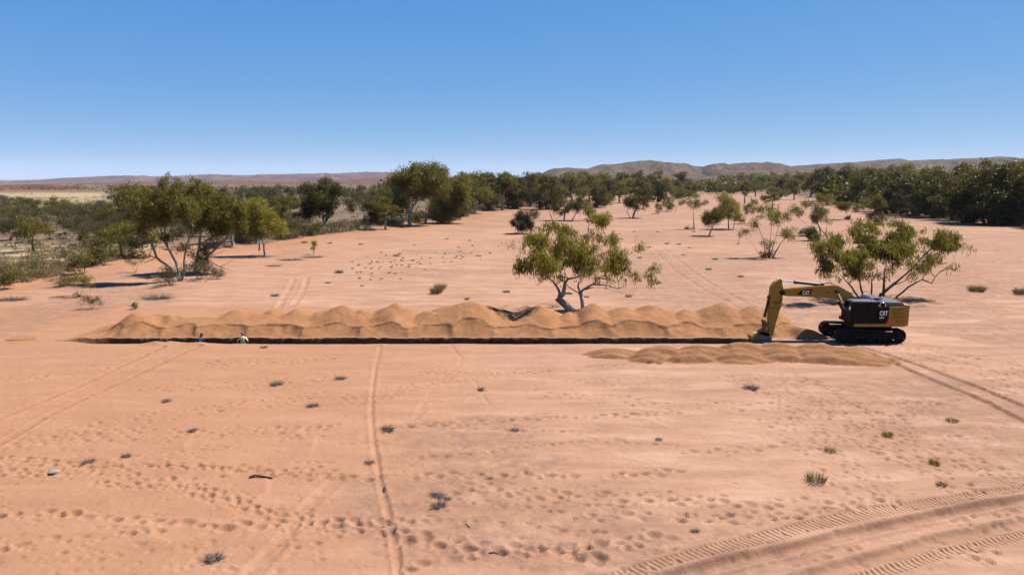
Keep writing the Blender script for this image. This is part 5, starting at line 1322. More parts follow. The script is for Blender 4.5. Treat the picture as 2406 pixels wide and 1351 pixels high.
for _ in range(260):
    px = R2.uniform(2080, 2480); edge = np.interp(px, [2060, 2190, 2250, 2406, 2500], [497, 508, 520, 530, 540])
    py = edge - abs(R2.gauss(0, 4)); x, y = gp(px, py); sp.append((x, y, R2.uniform(0.5, 1.2), R2.uniform(1.0, 2.2)))
for _ in range(1500):
    px = R2.uniform(-80, 300); py = R2.uniform(466, 505)
    x, y = gp(px, py); sp.append((x, y, R2.uniform(0.4, 0.9), R2.uniform(1.6, 3.6)))
dry_grass("dry_grass", sp, "pale dry grass fringing the river banks and the left plain", 12, 24)
# ------------------------------------------------------------------ excavator
ALB = 1.0
YEL = plain("machine_yellow", (0.275, 0.150, 0.004), 0.45, spec=0.4, var=0.10, scale=2.0, dust=(0.20, 0.11, 0.03), dustamt=0.3)
BLK = plain("machine_black", (0.008, 0.007, 0.007), 0.65, spec=0.08, var=0.2, scale=2.0, dust=(0.05, 0.035, 0.028), dustamt=0.3)
STEEL = plain("track_steel", (0.012, 0.011, 0.011), 0.7, spec=0.08, metal=0.0, var=0.4, scale=4.0, dust=(0.05, 0.034, 0.025), dustamt=0.35)
HOOD = plain("hood_grey", (0.055, 0.056, 0.062), 0.42, spec=0.5, var=0.15, scale=2.0, dust=(0.20, 0.14, 0.11), dustamt=0.35)
CHROME = plain("cylinder_chrome", (0.75, 0.75, 0.76), 0.18, metal=1.0, var=0.05)
GREYM = plain("worn_bucket_steel", (0.12, 0.115, 0.115), 0.5, metal=0.5, var=0.35, scale=4.0, dust=(0.30, 0.18, 0.10), dustamt=0.5)
WHITE = plain("white_letters", (0.78, 0.78, 0.78), 0.5, var=0.04)
RED = plain("red_stripe", (0.55, 0.035, 0.02), 0.5, var=0.05)
GOLD = plain("gold_triangle", (0.72, 0.36, 0.02), 0.5, var=0.05)
ORANGE = plain("beacon_orange", (0.75, 0.28, 0.06), 0.35, var=0.05)
RUBBER = plain("hose_rubber", (0.02, 0.02, 0.02), 0.55, var=0.2)
BROWNC = plain("cylinder_brown_black", (0.035, 0.022, 0.018), 0.5, var=0.25)
def glass_mat():
    m, nt, b = new_mat("tinted_glass")
    b.inputs["Base Color"].default_value = (0.006, 0.006, 0.006, 1)
    b.inputs["Roughness"].default_value = 0.12
    b.inputs["Specular IOR Level"].default_value = 0.10
    return m
GLASS = glass_mat()

EZ = zm(1720, 630, 5.0125)
YC = 47.55                      # centre plane
YN, YFAR = 46.12, 48.98          # sides of the house
EX0 = pl(*EZ(1640, 800), YC)[0]
GZ0 = float(base_h(np.array([EX0]), np.array([YC]))[0])
EXC = empty("excavator", (EX0, YC, GZ0))
tag(EXC, "yellow and black crawler excavator with its arm reaching into the end of the trench", "excavator")
def q(x, y, Y=YC):
    X, Z = pl(*EZ(x, y), Y)
    return X - EX0, Z - GZ0
def qs(pts, Y=YC): return [q(*p, Y) for p in pts]
def fin(name, bm, mat, parent=EXC, bevel=0.0, smooth=False, seg=2):
    if bevel:
        bmesh.ops.bevel(bm, geom=[e for e in bm.edges if e.calc_face_angle(0) > 0.5], offset=bevel, segments=seg, affect='EDGES', profile=0.6)
    bmesh.ops.recalc_face_normals(bm, faces=bm.faces)
    me = bpy.data.meshes.new(name); bm.to_mesh(me); bm.free()
    me.materials.append(mat)
    if smooth:
        for p in me.polygons: p.use_smooth = True
    o = bpy.data.objects.new(name, me)
    return link(o, parent)
def prism_bm(prof, y0, y1, bm=None):
    """profile (x, z) pushed from y0 to y1"""
    bm = bm or bmesh.new()
    a = [bm.verts.new((x, y0, z)) for x, z in prof]; b = [bm.verts.new((x, y1, z)) for x, z in prof]
    bm.faces.new(a); bm.faces.new(b[::-1])
    n = len(prof)
    for i in range(n):
        bm.faces.new((a[i], b[i], b[(i + 1) % n], a[(i + 1) % n]))
    return bm
def box_bm(x0, x1, y0, y1, z0, z1, bm=None):
    return prism_bm([(x0, z0), (x1, z0), (x1, z1), (x0, z1)], y0, y1, bm)
def cyl_bm(p0, p1, r, n=14, bm=None, r1=None):
    bm = bm or bmesh.new()
    p0 = Vector(p0); p1 = Vector(p1); d = (p1 - p0).normalized()
    a = d.orthogonal().normalized(); b = d.cross(a); r1 = r if r1 is None else r1
    A = [bm.verts.new(p0 + (a * math.cos(t) + b * math.sin(t)) * r) for t in [k * 2 * math.pi / n for k in range(n)]]
    B = [bm.verts.new(p1 + (a * math.cos(t) + b * math.sin(t)) * r1) for t in [k * 2 * math.pi / n for k in range(n)]]
    bm.faces.new(A[::-1]); bm.faces.new(B)
    for i in range(n): bm.faces.new((A[i], A[(i + 1) % n], B[(i + 1) % n], B[i]))
    return bm
def hose(name, pts, r, parent, mat=RUBBER):
    wd = Wood(); P = np.array(smooth_line3(pts)); wd.add(P, np.full(len(P), r), 6)
    me = wd.mesh(name, mat); return link(bpy.data.objects.new(name, me), parent)
def smooth_line3(pts, n=2):
    pts = [np.asarray(p, float) for p in pts]
    for _ in range(n):
        o = [pts[0]]
        for a, b in zip(pts[:-1], pts[1:]): o += [a * .75 + b * .25, a * .25 + b * .75]
        pts = o + [pts[-1]]
    return pts
R_ = lambda y: y - YC            # world y to local y
# --- crawler tracks
TL, TH, TWD = 4.75, 1.02, 0.60
tcx = (q(1215, 800, 46.25)[0] + q(2040, 800, 46.25)[0]) / 2
def track(side):
    yc = side * 1.25
    root = bpy.data.objects.new("track", None); link(root, EXC); root.location = (tcx, yc, 0)
    r = TH / 2 - 0.06; half = TL / 2 - TH / 2
    per = 4 * half + 2 * math.pi * r; ns = 50
    bm = bmesh.new()
    for k in range(ns):
        s = k * per / ns
        if s < 2 * half: x, z, a = -half + s, -r, 0
        elif s < 2 * half + math.pi * r: t = (s - 2 * half) / r; x, z, a = half + r * math.sin(t), -r * math.cos(t), t
        elif s < 4 * half + math.pi * r: x, z, a = half - (s - 2 * half - math.pi * r), r, math.pi
        else: t = (s - 4 * half - math.pi * r) / r; x, z, a = -half - r * math.sin(t), r * math.cos(t), math.pi + t
        if abs(a - math.pi) < 0.01: z -= 0.05 * math.sin(math.pi * (x + half) / (2 * half)) * (1 if side else 0)
        M = Matrix.Translation((x, 0, z + TH / 2)) @ Matrix.Rotation(-a, 4, 'Y')
        n0 = len(bm.verts)
        w = per / ns * 0.47
        box_bm(-w, w, -TWD / 2, TWD / 2, -0.025, 0.02, bm); box_bm(-w, -w + 0.03, -TWD / 2, TWD / 2, -0.06, -0.025, bm); box_bm(w * 0.2, w * 0.2 + 0.025, -TWD / 2, TWD / 2, -0.055, -0.025, bm)
        box_bm(-w * 0.8, w * 0.8, -0.12, 0.12, 0.02, 0.10, bm)
        bm.verts.ensure_lookup_table()
        for v in bm.verts[n0:]: v.co = M @ v.co
    fin("track_shoes", bm, STEEL, root)
    fin("track_frame", prism_bm([(-half + 0.25, 0.30), (half - 0.25, 0.30), (half - 0.1, 0.55), (half - 0.35, 0.74), (-half + 0.35, 0.74), (-half + 0.1, 0.55)], -0.17, 0.17), BLK, root, 0.03)
    for nm, x in (("idler_wheel", -half), ("drive_sprocket", half)):
        bm = cyl_bm((x, -0.14, TH / 2), (x, 0.14, TH / 2), r - 0.10, 22); cyl_bm((x, -0.2, TH / 2), (x, 0.2, TH / 2), 0.17, 14, bm)
        if nm == "drive_sprocket":
            for t in range(12):
                a = t * math.pi / 6; cyl_bm((x + 0.22 * math.cos(a), -0.155, TH / 2 + 0.22 * math.sin(a)), (x + 0.22 * math.cos(a), 0.155, TH / 2 + 0.22 * math.sin(a)), 0.02, 8, bm)
        fin(nm, bm, STEEL, root, 0.01)
    for k in range(8):
        x = -half + 0.45 + k * (2 * half - 0.9) / 7
        fin("roller", cyl_bm((x, -0.18, 0.21), (x, 0.18, 0.21), 0.11, 12), STEEL, root)
    for x in (-0.7, 0.7): fin("carrier_roller", cyl_bm((x, -0.13, 0.80), (x, 0.13, 0.80), 0.08, 12), STEEL, root)
track(-1); track(1)
fin("undercarriage_frame", prism_bm([(tcx - 0.9, 0.45), (tcx + 0.9, 0.45), (tcx + 0.75, 0.92), (tcx - 0.75, 0.92)], -1.1, 1.1), BLK, EXC, 0.04)
sx = q(1745, 700)[0]
fin("slew_ring", cyl_bm((sx, 0, 0.88), (sx, 0, 1.14), 0.72, 28), STEEL, EXC, 0.02)
# --- house
yn, yf = R_(YN), R_(YFAR)
xb0 = q(1435, 690, YN)[0]; zb0 = q(1435, 690, YN)[1]; zb1 = q(1435, 656, YN)[1]
xr = q(2040, 600, YN)[0]
fin("house_frame", box_bm(xb0, xr, yn - 0.02, yn + 0.16, zb0, zb1), YEL, EXC, 0.015)
fin("house_deck", box_bm(xb0 + 0.3, xr, yn + 0.165, yf, zb0, zb1), BLK, EXC, 0.015)
zt = q(1850, 457, YN)[1]                                         # top of side doors
xcab1 = q(1722, 500, YN)[0]; xeng = q(1850, 500, YN)[0]
fin("house_core", box_bm(xcab1 + 0.02, xr - 0.02, yn + 0.06, yf - 0.06, zb1 - 0.01, zt - 0.02), BLK, EXC, 0.01)
sd = fin("side_panel", prism_bm([(xcab1 + 0.015, zb1 + 0.005), (xeng - 0.006, zb1 + 0.005), (xeng - 0.006, zt - 0.02), (xcab1 + 0.015, zt - 0.02)], yn - 0.01, yn + 0.05), BLK, EXC, 0.008)
ed = fin("engine_door", box_bm(xeng + 0.006, xr - 0.006, yn - 0.012, yn + 0.05, zb1 + 0.005, zt), YEL, EXC, 0.012)
for zy in ((483, 506), (524, 548), (565, 588), (608, 630)):
    x0, z1 = q(1882 if zy[0] < 600 else 1918, zy[0], YN); x1, z0 = q(2014, zy[1], YN)
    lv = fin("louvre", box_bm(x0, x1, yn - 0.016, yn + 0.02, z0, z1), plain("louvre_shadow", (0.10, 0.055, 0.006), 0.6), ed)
    for t in range(4):
        za = z0 + (t + 0.5) * (z1 - z0) / 4
        fin("slat", box_bm(x0 + 0.01, x1 - 0.01, yn - 0.028, yn - 0.017, za - 0.010, za + 0.010), YEL, lv)
fin("door_latch", box_bm(q(1955, 660, YN)[0], q(1965, 660, YN)[0], yn - 0.03, yn - 0.013, zb1 + 0.05, zb1 + 0.10), BLK, ed)
# far side doors
fin("far_side_door", box_bm(xcab1, xr - 0.006, yf - 0.05, yf + 0.012, zb1 + 0.005, zt - 0.05), YEL, EXC, 0.012)
# counterweight with rounded back
cw = []
xc1 = q(2102, 560, YN)[0]
for k in range(9):
    a = -math.pi / 2 + k * math.pi / 8
    cw.append((xr + 0.02 + (xc1 - xr) * (0.55 + 0.45 * math.cos(a)) if 0 < k < 8 else xr + 0.02 + (xc1 - xr) * 0.2, (yn + yf) / 2 + (yf - yn) / 2 * math.copysign(abs(math.sin(a)) ** 0.5, math.sin(a)) * 1.0))
bm = bmesh.new()
poly = [(xr + 0.01, yn)] + cw + [(xr + 0.01, yf)]
zc0 = q(2060, 683, YN)[1]; zc1 = q(2060, 440, YN)[1]
A = [bm.verts.new((x, y, zc0)) for x, y in poly]; B = [bm.verts.new((x, y, zc1)) for x, y in poly]
bm.faces.new(A[::-1]); bm.faces.new(B)
for i in range(len(poly)): bm.faces.new((A[i], A[(i + 1) % len(poly)], B[(i + 1) % len(poly)], B[i]))
fin("counterweight", bm, YEL, EXC, 0.05, seg=3)
# hood
zh = zt + 0.30
xh0, xh1 = q(1800, 450, YN)[0], q(2032, 450, YN)[0]
fin("engine_hood", prism_bm([(xh0, zt - 0.01), (xh1, zt - 0.01), (xh1, zt + 0.20), (xh1 - 0.06, zh - 0.03), (xh0 + 0.12, zh), (xh0, zt + 0.24)], yn + 0.12, yf - 0.1), HOOD, EXC, 0.05, seg=3)
fin("hood_cover", prism_bm([(xh0 - 0.35, zt - 0.01), (xh0 - 0.01, zt - 0.01), (xh0 - 0.01, zh + 0.06), (xh0 + 0.45, zh + 0.06), (xh0 + 0.40, zh + 0.13), (xh0 - 0.25, zh + 0.13), (xh0 - 0.35, zh)], yn + 1.1, yf - 0.15), HOOD, EXC, 0.04)
ps = fin("pre_cleaner", cyl_bm((xcab1 + 0.32, yn + 0.35, zt - 0.02), (xcab1 + 0.32, yn + 0.35, zt + 0.26), 0.13, 16), BLK, EXC, 0.02)
hose("grab_rail", [(xcab1 + 0.12, yn + 0.06, zt - 0.02), (xcab1 + 0.12, yn + 0.06, zt + 0.30), (xcab1 + 0.50, yn + 0.06, zt + 0.30), (xcab1 + 0.50, yn + 0.06, zt - 0.02)], 0.022, EXC, CHROME)
fin("deck_box", box_bm(xcab1 + 0.03, xcab1 + 0.18, yn + 0.02, yn + 0.9, zt - 0.03, zt + 0.07), YEL, EXC, 0.01)
fin("exhaust_stack", cyl_bm((xh0 + 0.9, yf - 0.5, zh - 0.02), (xh0 + 0.9, yf - 0.5, zh + 0.28), 0.06, 12), BLK, EXC)
# cab
x0b = q(1440, 655, YN)[0]; x0t = q(1425, 392, YN)[0] + 0.06; x1c = xcab1
zr = q(1560, 395, YN)[1]; yc1 = yn + 1.02; zc = zb1
xf = q(1388, 640, YN)[0]
CAB = fin("cab", prism_bm([(xf + 0.10, zc - 0.05), (x1c, zc - 0.05), (x1c, zr - 0.06), (x0t + 0.04, zr - 0.06), (xf + 0.02, zc + 0.75)], yn + 0.02, yc1), BLK, EXC, 0.05, seg=3)
fin("cab_roof", prism_bm([(x0t - 0.02, zr - 0.07), (x1c + 0.03, zr - 0.07), (x1c + 0.02, zr), (x0t + 0.06, zr + 0.02)], yn + 0.0, yc1 + 0.02), HOOD, CAB, 0.02)
wz0, wz1 = zc + 0.62, zr - 0.16
xm = x0t + (x1c - x0t) * 0.60
fin("door_window", prism_bm([(xf + 0.16, wz0), (xm - 0.03, wz0), (xm - 0.03, wz1), (x0t + 0.16, wz1)], yn + 0.008, yn + 0.024), GLASS, CAB, 0.0)
fin("side_window", box_bm(xm + 0.06, x1c - 0.10, yn + 0.008, yn + 0.024, wz0 + 0.15, wz1), GLASS, CAB)
fin("lower_door_window", box_bm(xf + 0.2, xm - 0.06, yn + 0.008, yn + 0.024, zc + 0.22, wz0 - 0.08), GLASS, CAB)
fin("door_seam", box_bm(xm - 0.008, xm + 0.008, yn + 0.004, yn + 0.024, zc + 0.02, zr - 0.1), STEEL, CAB)
fin("door_handle", box_bm(xm - 0.16, xm - 0.06, yn - 0.015, yn + 0.02, wz0 - 0.07, wz0 - 0.03), STEEL, CAB)
fin("front_window", prism_bm([(xf + 0.012, zc + 0.80), (xf + 0.0, zc + 0.80), (x0t + 0.005, zr - 0.14), (x0t + 0.017, zr - 0.14)], yn + 0.12, yc1 - 0.10), GLASS, CAB)
fin("front_mirror", box_bm(xf - 0.10, xf - 0.06, yn - 0.06, yn + 0.06, zr - 0.56, zr - 0.34), CHROME, CAB, 0.01)
hose("mirror_arm", [(xf + 0.05, yn + 0.05, zr - 0.75), (xf - 0.08, yn, zr - 0.72), (xf - 0.07, yn - 0.02, zr - 0.30)], 0.014, CAB)
hose("front_rail", [(xf + 0.04, yn + 0.02, zc + 0.1), (xf - 0.10, yn + 0.0, zc + 0.15), (xf - 0.10, yn + 0.0, zc + 0.7), (xf + 0.04, yn + 0.02, zc + 0.75)], 0.02, CAB)
fin("front_step", box_bm(xf - 0.02, xb0 - 0.01, yn + 0.02, yc1, zb0 + 0.02, zc - 0.06), BLK, EXC, 0.02)
fin("aerial", cyl_bm((q(1508, 380, YN)[0], yn + 0.5, zr - 0.01), (q(1508, 380, YN)[0], yn + 0.5, zr + 0.16), 0.016, 8), WHITE, CAB)
bc = fin("beacon_light", cyl_bm((x1c - 0.12, yn + 0.75, zr - 0.02), (x1c - 0.12, yn + 0.75, zr + 0.14), 0.075, 16, None, 0.06), ORANGE, CAB, 0.015)
fin("tool_box", box_bm(xf + 0.75, xcab1, yf - 0.85, yf, zc - 0.02, zc + 0.6), BLK, EXC, 0.03)
# --- letters and badges
def word(txt, x, z, size, y, mat, parent, ext=0.004, shear=0.0, sx=1.0, off=0.0):
    cu = bpy.data.curves.new("letters", 'FONT'); cu.body = txt; cu.size = size; cu.extrude = ext; cu.offset = off; cu.shear = shear; cu.space_character = 0.92
    t = bpy.data.objects.new("letters_tmp", cu); col.objects.link(t)
    bpy.context.view_layer.update()
    me = bpy.data.meshes.new_from_object(t.evaluated_get(bpy.context.evaluated_depsgraph_get()))
    bpy.data.objects.remove(t)
    me.materials.clear(); me.materials.append(mat)
    for v in me.vertices:
        vx, vy, vz = v.co; v.co = (x + vx * sx, y - vz, z + vy)
    return link(bpy.data.objects.new("lettering", me), parent)
yl = yn - 0.018
lx, lz = q(1737, 556, YN); rx_ = q(1832, 556, YN)[0]; th_ = q(1737, 505, YN)[1] - lz
w_ = word("CAT", lx, lz, th_ / 0.70, yl, WHITE, sd, off=th_ * 0.045)
def fitw(o, x0, x1):
    xs = [v.co.x for v in o.data.vertices]; a, b = min(xs), max(xs)
    for v in o.data.vertices: v.co.x = x0 + (v.co.x - a) * (x1 - x0) / (b - a)
fitw(w_, lx, rx_)
def tri(name, pts, y, mat, parent, th=0.006):
    return fin(name, prism_bm(pts, y - th, y + th * 0.5), mat, parent)
def gold(parent, x0, x1, z, h, y):
    c = x0 + (x1 - x0) * 0.52; w2 = (x1 - x0) * 0.24
    tri("gold_triangle", [(c - w2, z - 0.004), (c + w2, z - 0.004), (c, z + h * 0.55)], y, GOLD, parent)
gold(sd, lx, rx_, lz, th_, yl - 0.006)
w2 = word("330F", lx + 0.0, q(1737, 592, YN)[1], 0.13, yl, WHITE, sd, off=0.004); fitw(w2, lx, q(1790, 580, YN)[0])
tri("red_stripe", [q(1800, 654, YN), q(1846, 654, YN), q(1846, 600, YN)], yn - 0.016, RED, sd)
# --- boom
by0, by1 = -0.30, 0.30
BT = [(590, 240), (820, 222), (1060, 203), (1180, 196), (1262, 226), (1375, 290), (1440, 350), (1530, 470), (1540, 560)]
BB = [(1470, 580), (1440, 520), (1390, 445), (1300, 398), (1200, 356), (1090, 341), (780, 326), (600, 319), (565, 285)]
boom = fin("boom", prism_bm(qs(BT) + qs(BB), by0, by1), YEL, EXC, 0.03)
tri("boom_badge", qs([(762, 313), (815, 262), (962, 246), (925, 318)], YC - 0.30), by0 - 0.008, BLK, boom)
bl, bz_ = q(828, 311, YC - 0.3); br_ = q(912, 311, YC - 0.3)[0]; bh = q(828, 268, YC - 0.3)[1] - bz_
w3 = word("CAT", bl, bz_, bh / 0.70, by0 - 0.020, WHITE, boom, off=bh * 0.045); fitw(w3, bl, br_)
gold(boom, bl, br_, bz_, bh, by0 - 0.026)
tri("red_stripe", qs([(912, 317), (928, 317), (962, 248), (944, 250)], YC - 0.3), by0 - 0.017, RED, boom)
for x, y, r in ((1102, 277, 0.05), (1205, 265, 0.10), (575, 285, 0.16)):
    cx, cz = q(x, y); fin("pivot_pin", cyl_bm((cx, by0 - 0.06, cz), (cx, by1 + 0.06, cz), r, 16), BLK, boom, 0.01)
hose("boom_hose", [(*q(1040, 190)[:1], -0.12, q(1040, 190)[1]), (q(1100, 175)[0], -0.12, q(1100, 175)[1]), (q(1170, 180)[0], -0.12, q(1170, 180)[1]), (q(1260, 222)[0], -0.1, q(1260, 220)[1]), (q(1400, 300)[0], -0.1, q(1400, 300)[1])], 0.028, boom)
hose("boom_hose", [(q(1050, 198)[0], 0.05, q(1050, 196)[1]), (q(1130, 168)[0], 0.05, q(1130, 168)[1]), (q(1200, 188)[0], 0.05, q(1200, 188)[1]), (q(1330, 255)[0], 0.05, q(1330, 252)[1])], 0.028, boom)
hose("boom_hose", [(q(600, 238)[0], -0.2, q(600, 236)[1]), (q(680, 245)[0], -0.25, q(680, 240)[1]), (q(820, 222)[0], -0.2, q(820, 220)[1]), (q(1000, 208)[0], -0.2, q(1000, 206)[1])], 0.02, boom)
# --- stick
stick_arm = fin("stick", prism_bm(qs([(545, 133), (572, 150), (590, 235), (588, 300), (576, 400), (545, 500), (505, 640), (470, 780), (440, 790), (424, 770), (424, 600), (432, 430), (440, 330), (455, 215), (500, 160)]), -0.21, 0.21), YEL, EXC, 0.025)
hose("stick_hose", [(q(470, 390)[0], -0.23, q(470, 390)[1]), (q(500, 415)[0], -0.25, q(500, 412)[1]), (q(545, 405)[0], -0.25, q(545, 405)[1]), (q(575, 350)[0], -0.25, q(575, 350)[1])], 0.022, stick_arm)
hose("stick_hose", [(q(545, 470)[0], -0.15, q(545, 470)[1]), (q(580, 440)[0], -0.2, q(580, 440)[1]), (q(582, 405)[0], -0.2, q(582, 405)[1])], 0.022, stick_arm)
hose("stick_band", [(q(428, 455)[0], -0.215, q(428, 455)[1]), (q(500, 470)[0], -0.22, q(500, 470)[1]), (q(556, 465)[0], -0.215, q(556, 465)[1])], 0.02, stick_arm)
# --- cylinders
def ram(name, a, b, c, r0, r1, ya=0.0, matb=BROWNC, parent=EXC):
    """barrel a-b, rod b-c (zoom coordinates)"""
    A_, B_, C_ = [(q(*p)[0], ya, q(*p)[1]) for p in (a, b, c)]
    o = fin(name, cyl_bm(A_, B_, r0, 16), matb, parent, 0.01)
    d = (Vector(B_) - Vector(A_)).normalized()
    fin("gland", cyl_bm(Vector(B_) - d * 0.16, Vector(B_) + d * 0.06, r0 * 1.22, 16), matb, o, 0.01)
    fin("rod", cyl_bm(Vector(B_) + d * 0.02, C_, r1, 14), CHROME, o)
    fin("rod_eye", cyl_bm((C_[0], ya - 0.13, C_[2]), (C_[0], ya + 0.13, C_[2]), r1 * 1.9, 14), matb, o, 0.01)
    fin("barrel_eye", cyl_bm((A_[0], ya - 0.16, A_[2]), (A_[0], ya + 0.16, A_[2]), r0 * 1.2, 14), matb, o, 0.01)
    return o
ram("stick_cylinder", (1050, 198), (740, 164), (565, 150), 0.11, 0.06)
ram("boom_cylinder", (1395, 590), (1285, 410), (1207, 268), 0.11, 0.055, -0.42)
ram("boom_cylinder", (1395, 590), (1285, 410), (1207, 268), 0.11, 0.055, 0.42)
ram("bucket_cylinder", (436, 345), (384, 565), (366, 622), 0.09, 0.05)
fin("cylinder_bracket", prism_bm(qs([(430, 320), (455, 300), (455, 390), (428, 370)]), -0.12, 0.12), YEL, stick_arm, 0.01)
fin("cylinder_lug", prism_bm(qs([(1020, 215), (1030, 185), (1070, 180), (1085, 212)]), -0.14, 0.14), YEL, boom, 0.01)
# --- linkage, coupler, bucket
BRW = plain("dirty_linkage", (0.16, 0.085, 0.03), 0.6, var=0.3, scale=5.0, dust=(0.30, 0.18, 0.10), dustamt=0.5)
fin("idler_link", prism_bm(qs([(350, 618), (378, 610), (438, 690), (425, 708)]), -0.27, -0.21), BRW, EXC, 0.01)
fin("idler_link", prism_bm(qs([(350, 618), (378, 610), (438, 690), (425, 708)]), 0.21, 0.27), BRW, EXC, 0.01)
fin("power_link", prism_bm(qs([(352, 615), (380, 618), (392, 725), (362, 730)]), -0.15, 0.15), BRW, EXC, 0.015)
fin("quick_coupler", prism_bm(qs([(318, 728), (372, 708), (432, 745), (470, 750), (455, 790), (430, 800), (330, 790), (302, 760)]), -0.20, 0.20), BRW, EXC, 0.02)
bo = qs([(432, 790), (320, 772), (262, 776), (222, 800), (203, 835), (206, 880), (232, 935), (290, 985), (360, 1005)])
bi = qs([(352, 990), (295, 970), (245, 925), (222, 878), (220, 840), (236, 812), (268, 792), (322, 788), (425, 805)])
BUCK = fin("bucket", prism_bm(bo + bi, -0.62, 0.62), GREYM, EXC, 0.008)
for yy in (-0.62, 0.59):
    fin("side_plate", prism_bm(bo[:] + [q(420, 900)], yy - (0.004 if yy < 0 else 0), yy + 0.034), GREYM, BUCK, 0.006)
fin("painted_back", prism_bm(qs([(330, 768), (262, 772), (222, 796), (204, 826), (212, 832), (232, 806), (266, 784), (330, 780)]), -0.60, 0.60), YEL, BUCK)
for k in range(5):
    yy = -0.54 + k * 0.27
    fin("tooth", prism_bm(qs([(352, 985), (362, 1008), (410, 1012)]), yy - 0.05, yy + 0.05), STEEL, BUCK)
for yy in (-0.20, 0.18):
    fin("bucket_ear", prism_bm(qs([(300, 780), (330, 735), (420, 760), (440, 800)]), yy, yy + 0.03), GREYM, BUCK)
print("excavator track length check", tcx, zb0, zt, zr)

# ------------------------------------------------------------------ two men in the trench
def cloth(name, c): return plain(name, c, 0.9, spec=0.1, var=0.18, scale=14.0, bump=0.3)
SKIN = plain("tanned_skin", (0.36, 0.19, 0.12), 0.6, var=0.08)
DARKSKIN = plain("brown_skin", (0.12, 0.06, 0.04), 0.6, var=0.08)
HAIR = plain("dark_hair", (0.025, 0.018, 0.015), 0.7, var=0.3, scale=20)
def person(label, loc, rz, lean, arms, shirt, trousers, skin, hat, head_turn=0.0, vest=None):
    root = empty("person", loc, rz); tag(root, label, "person", None)
    V = []; E = []; Rr = []
    def v(p, r, parent=None):
        V.append(p); Rr.append(r)
        if parent is not None: E.append((parent, len(V) - 1))
        return len(V) - 1
    def ln(p):      # lean the upper body forward about the hips (towards -y local is behind)
        x, y, z = p; dz = z - 0.95
        return (x, y + math.sin(lean) * dz, 0.95 + math.cos(lean) * dz) if dz > 0 else p
    pel = v((0, 0, 0.95), (0.17, 0.115))
    w = v(ln((0, 0, 1.10)), (0.15, 0.105), pel); ch = v(ln((0, -0.01, 1.28)), (0.175, 0.12), w); sh = v(ln((0, 0, 1.42)), (0.15, 0.10), ch)
    nk = v(ln((0, 0.02, 1.51)), (0.058, 0.058), sh); hd0 = v(ln((0, 0.03, 1.57)), (0.068, 0.075), nk); hd = v(ln((0, 0.035, 1.65)), (0.078, 0.098), hd0); v(ln((0, 0.03, 1.73)), (0.062, 0.078), hd)
    for s, (el, wr) in zip((-1, 1), arms):
        s0 = v(ln((s * 0.19, 0, 1.42)), (0.062, 0.062), sh); e_ = v(ln(el), (0.045, 0.045), s0)
        m_ = v(ln(tuple((a + b) / 2 for a, b in zip(el, wr))), (0.043, 0.043), e_); w_ = v(ln(wr), (0.030, 0.030), m_)
        dx, dy, dz = [b - a for a, b in zip(el, wr)]; L_ = math.sqrt(dx * dx + dy * dy + dz * dz); dx, dy, dz = dx / L_, dy / L_, dz / L_
        pm = v(ln((wr[0] + dx * 0.06, wr[1] + dy * 0.06, wr[2] + dz * 0.06)), (0.036, 0.022), w_)
        for f, (o_, l_) in enumerate(((-0.03, 0.075), (-0.010, 0.09), (0.010, 0.085), (0.03, 0.07))):
            k1 = v(ln((wr[0] + dx * 0.10, wr[1] + dy * 0.10 + o_, wr[2] + dz * 0.10)), (0.010, 0.010), pm)
            v(ln((wr[0] + dx * (0.10 + l_ * 0.8), wr[1] + dy * (0.10 + l_) + o_ * 1.3, wr[2] + dz * (0.10 + l_) - 0.015)), (0.008, 0.008), k1)
        t1 = v(ln((wr[0] + dx * 0.04, wr[1] + dy * 0.04 + 0.05, wr[2] + dz * 0.04)), (0.011, 0.011), w_); v(ln((wr[0] + dx * 0.09, wr[1] + dy * 0.09 + 0.065, wr[2] + dz * 0.09)), (0.009, 0.009), t1)
    for s in (-1, 1):
        h_ = v((s * 0.10, 0, 0.86), (0.095, 0.10), pel); k_ = v((s * 0.12, 0.03, 0.50), (0.065, 0.07), h_); c_ = v((s * 0.125, -0.01, 0.32), (0.058, 0.062), k_)
        a_ = v((s * 0.13, -0.01, 0.09), (0.042, 0.045), c_); f_ = v((s * 0.135, 0.06, 0.045), (0.042, 0.036), a_); v((s * 0.14, 0.17, 0.035), (0.040, 0.028), f_)
    me = bpy.data.meshes.new("body"); me.from_pydata(V, E, [])
    o = bpy.data.objects.new("body_tmp", me); col.objects.link(o)
    sk = o.modifiers.new("skin", 'SKIN'); sk.use_smooth_shade = True
    for i, r in enumerate(Rr):
        me.skin_vertices[0].data[i].radius = r
        me.skin_vertices[0].data[i].use_root = (i == 0)
    ss = o.modifiers.new("sub", 'SUBSURF'); ss.levels = 2; ss.render_levels = 2
    bpy.context.view_layer.update()
    bme = bpy.data.meshes.new_from_object(o.evaluated_get(bpy.context.evaluated_depsgraph_get()))
    bpy.data.objects.remove(o)
    bme.name = "body"; bme.materials.clear()
    for m in (skin, shirt, trousers, HAIR, BLK): bme.materials.append(m)
    inv = math.cos(lean), math.sin(lean)
    for p in bme.polygons:
        x, y, z = p.center
        if z > 0.95:      # undo the lean to find the garment
            y2 = y - 0; dz = (z - 0.95) / math.cos(lean) if math.cos(lean) > 0.3 else z - 0.95
            zz = 0.95 + dz; yy = y - math.sin(lean) * dz
        else: zz, yy = z, y
        arm = abs(x) > 0.20
        if zz > 1.70 or (zz > 1.60 and yy < 0.02): p.material_index = 3
        elif zz > 1.485: p.material_index = 0
        elif zz > 0.97 and not arm: p.material_index = 1
        elif arm and zz > 1.20 and abs(x) < 0.36: p.material_index = 1
        elif arm and zz > 0.6: p.material_index = 0
        elif zz > 0.10: p.material_index = 2
        else: p.material_index = 4
        p.use_smooth = True
    body = link(bpy.data.objects.new("body", bme), root)
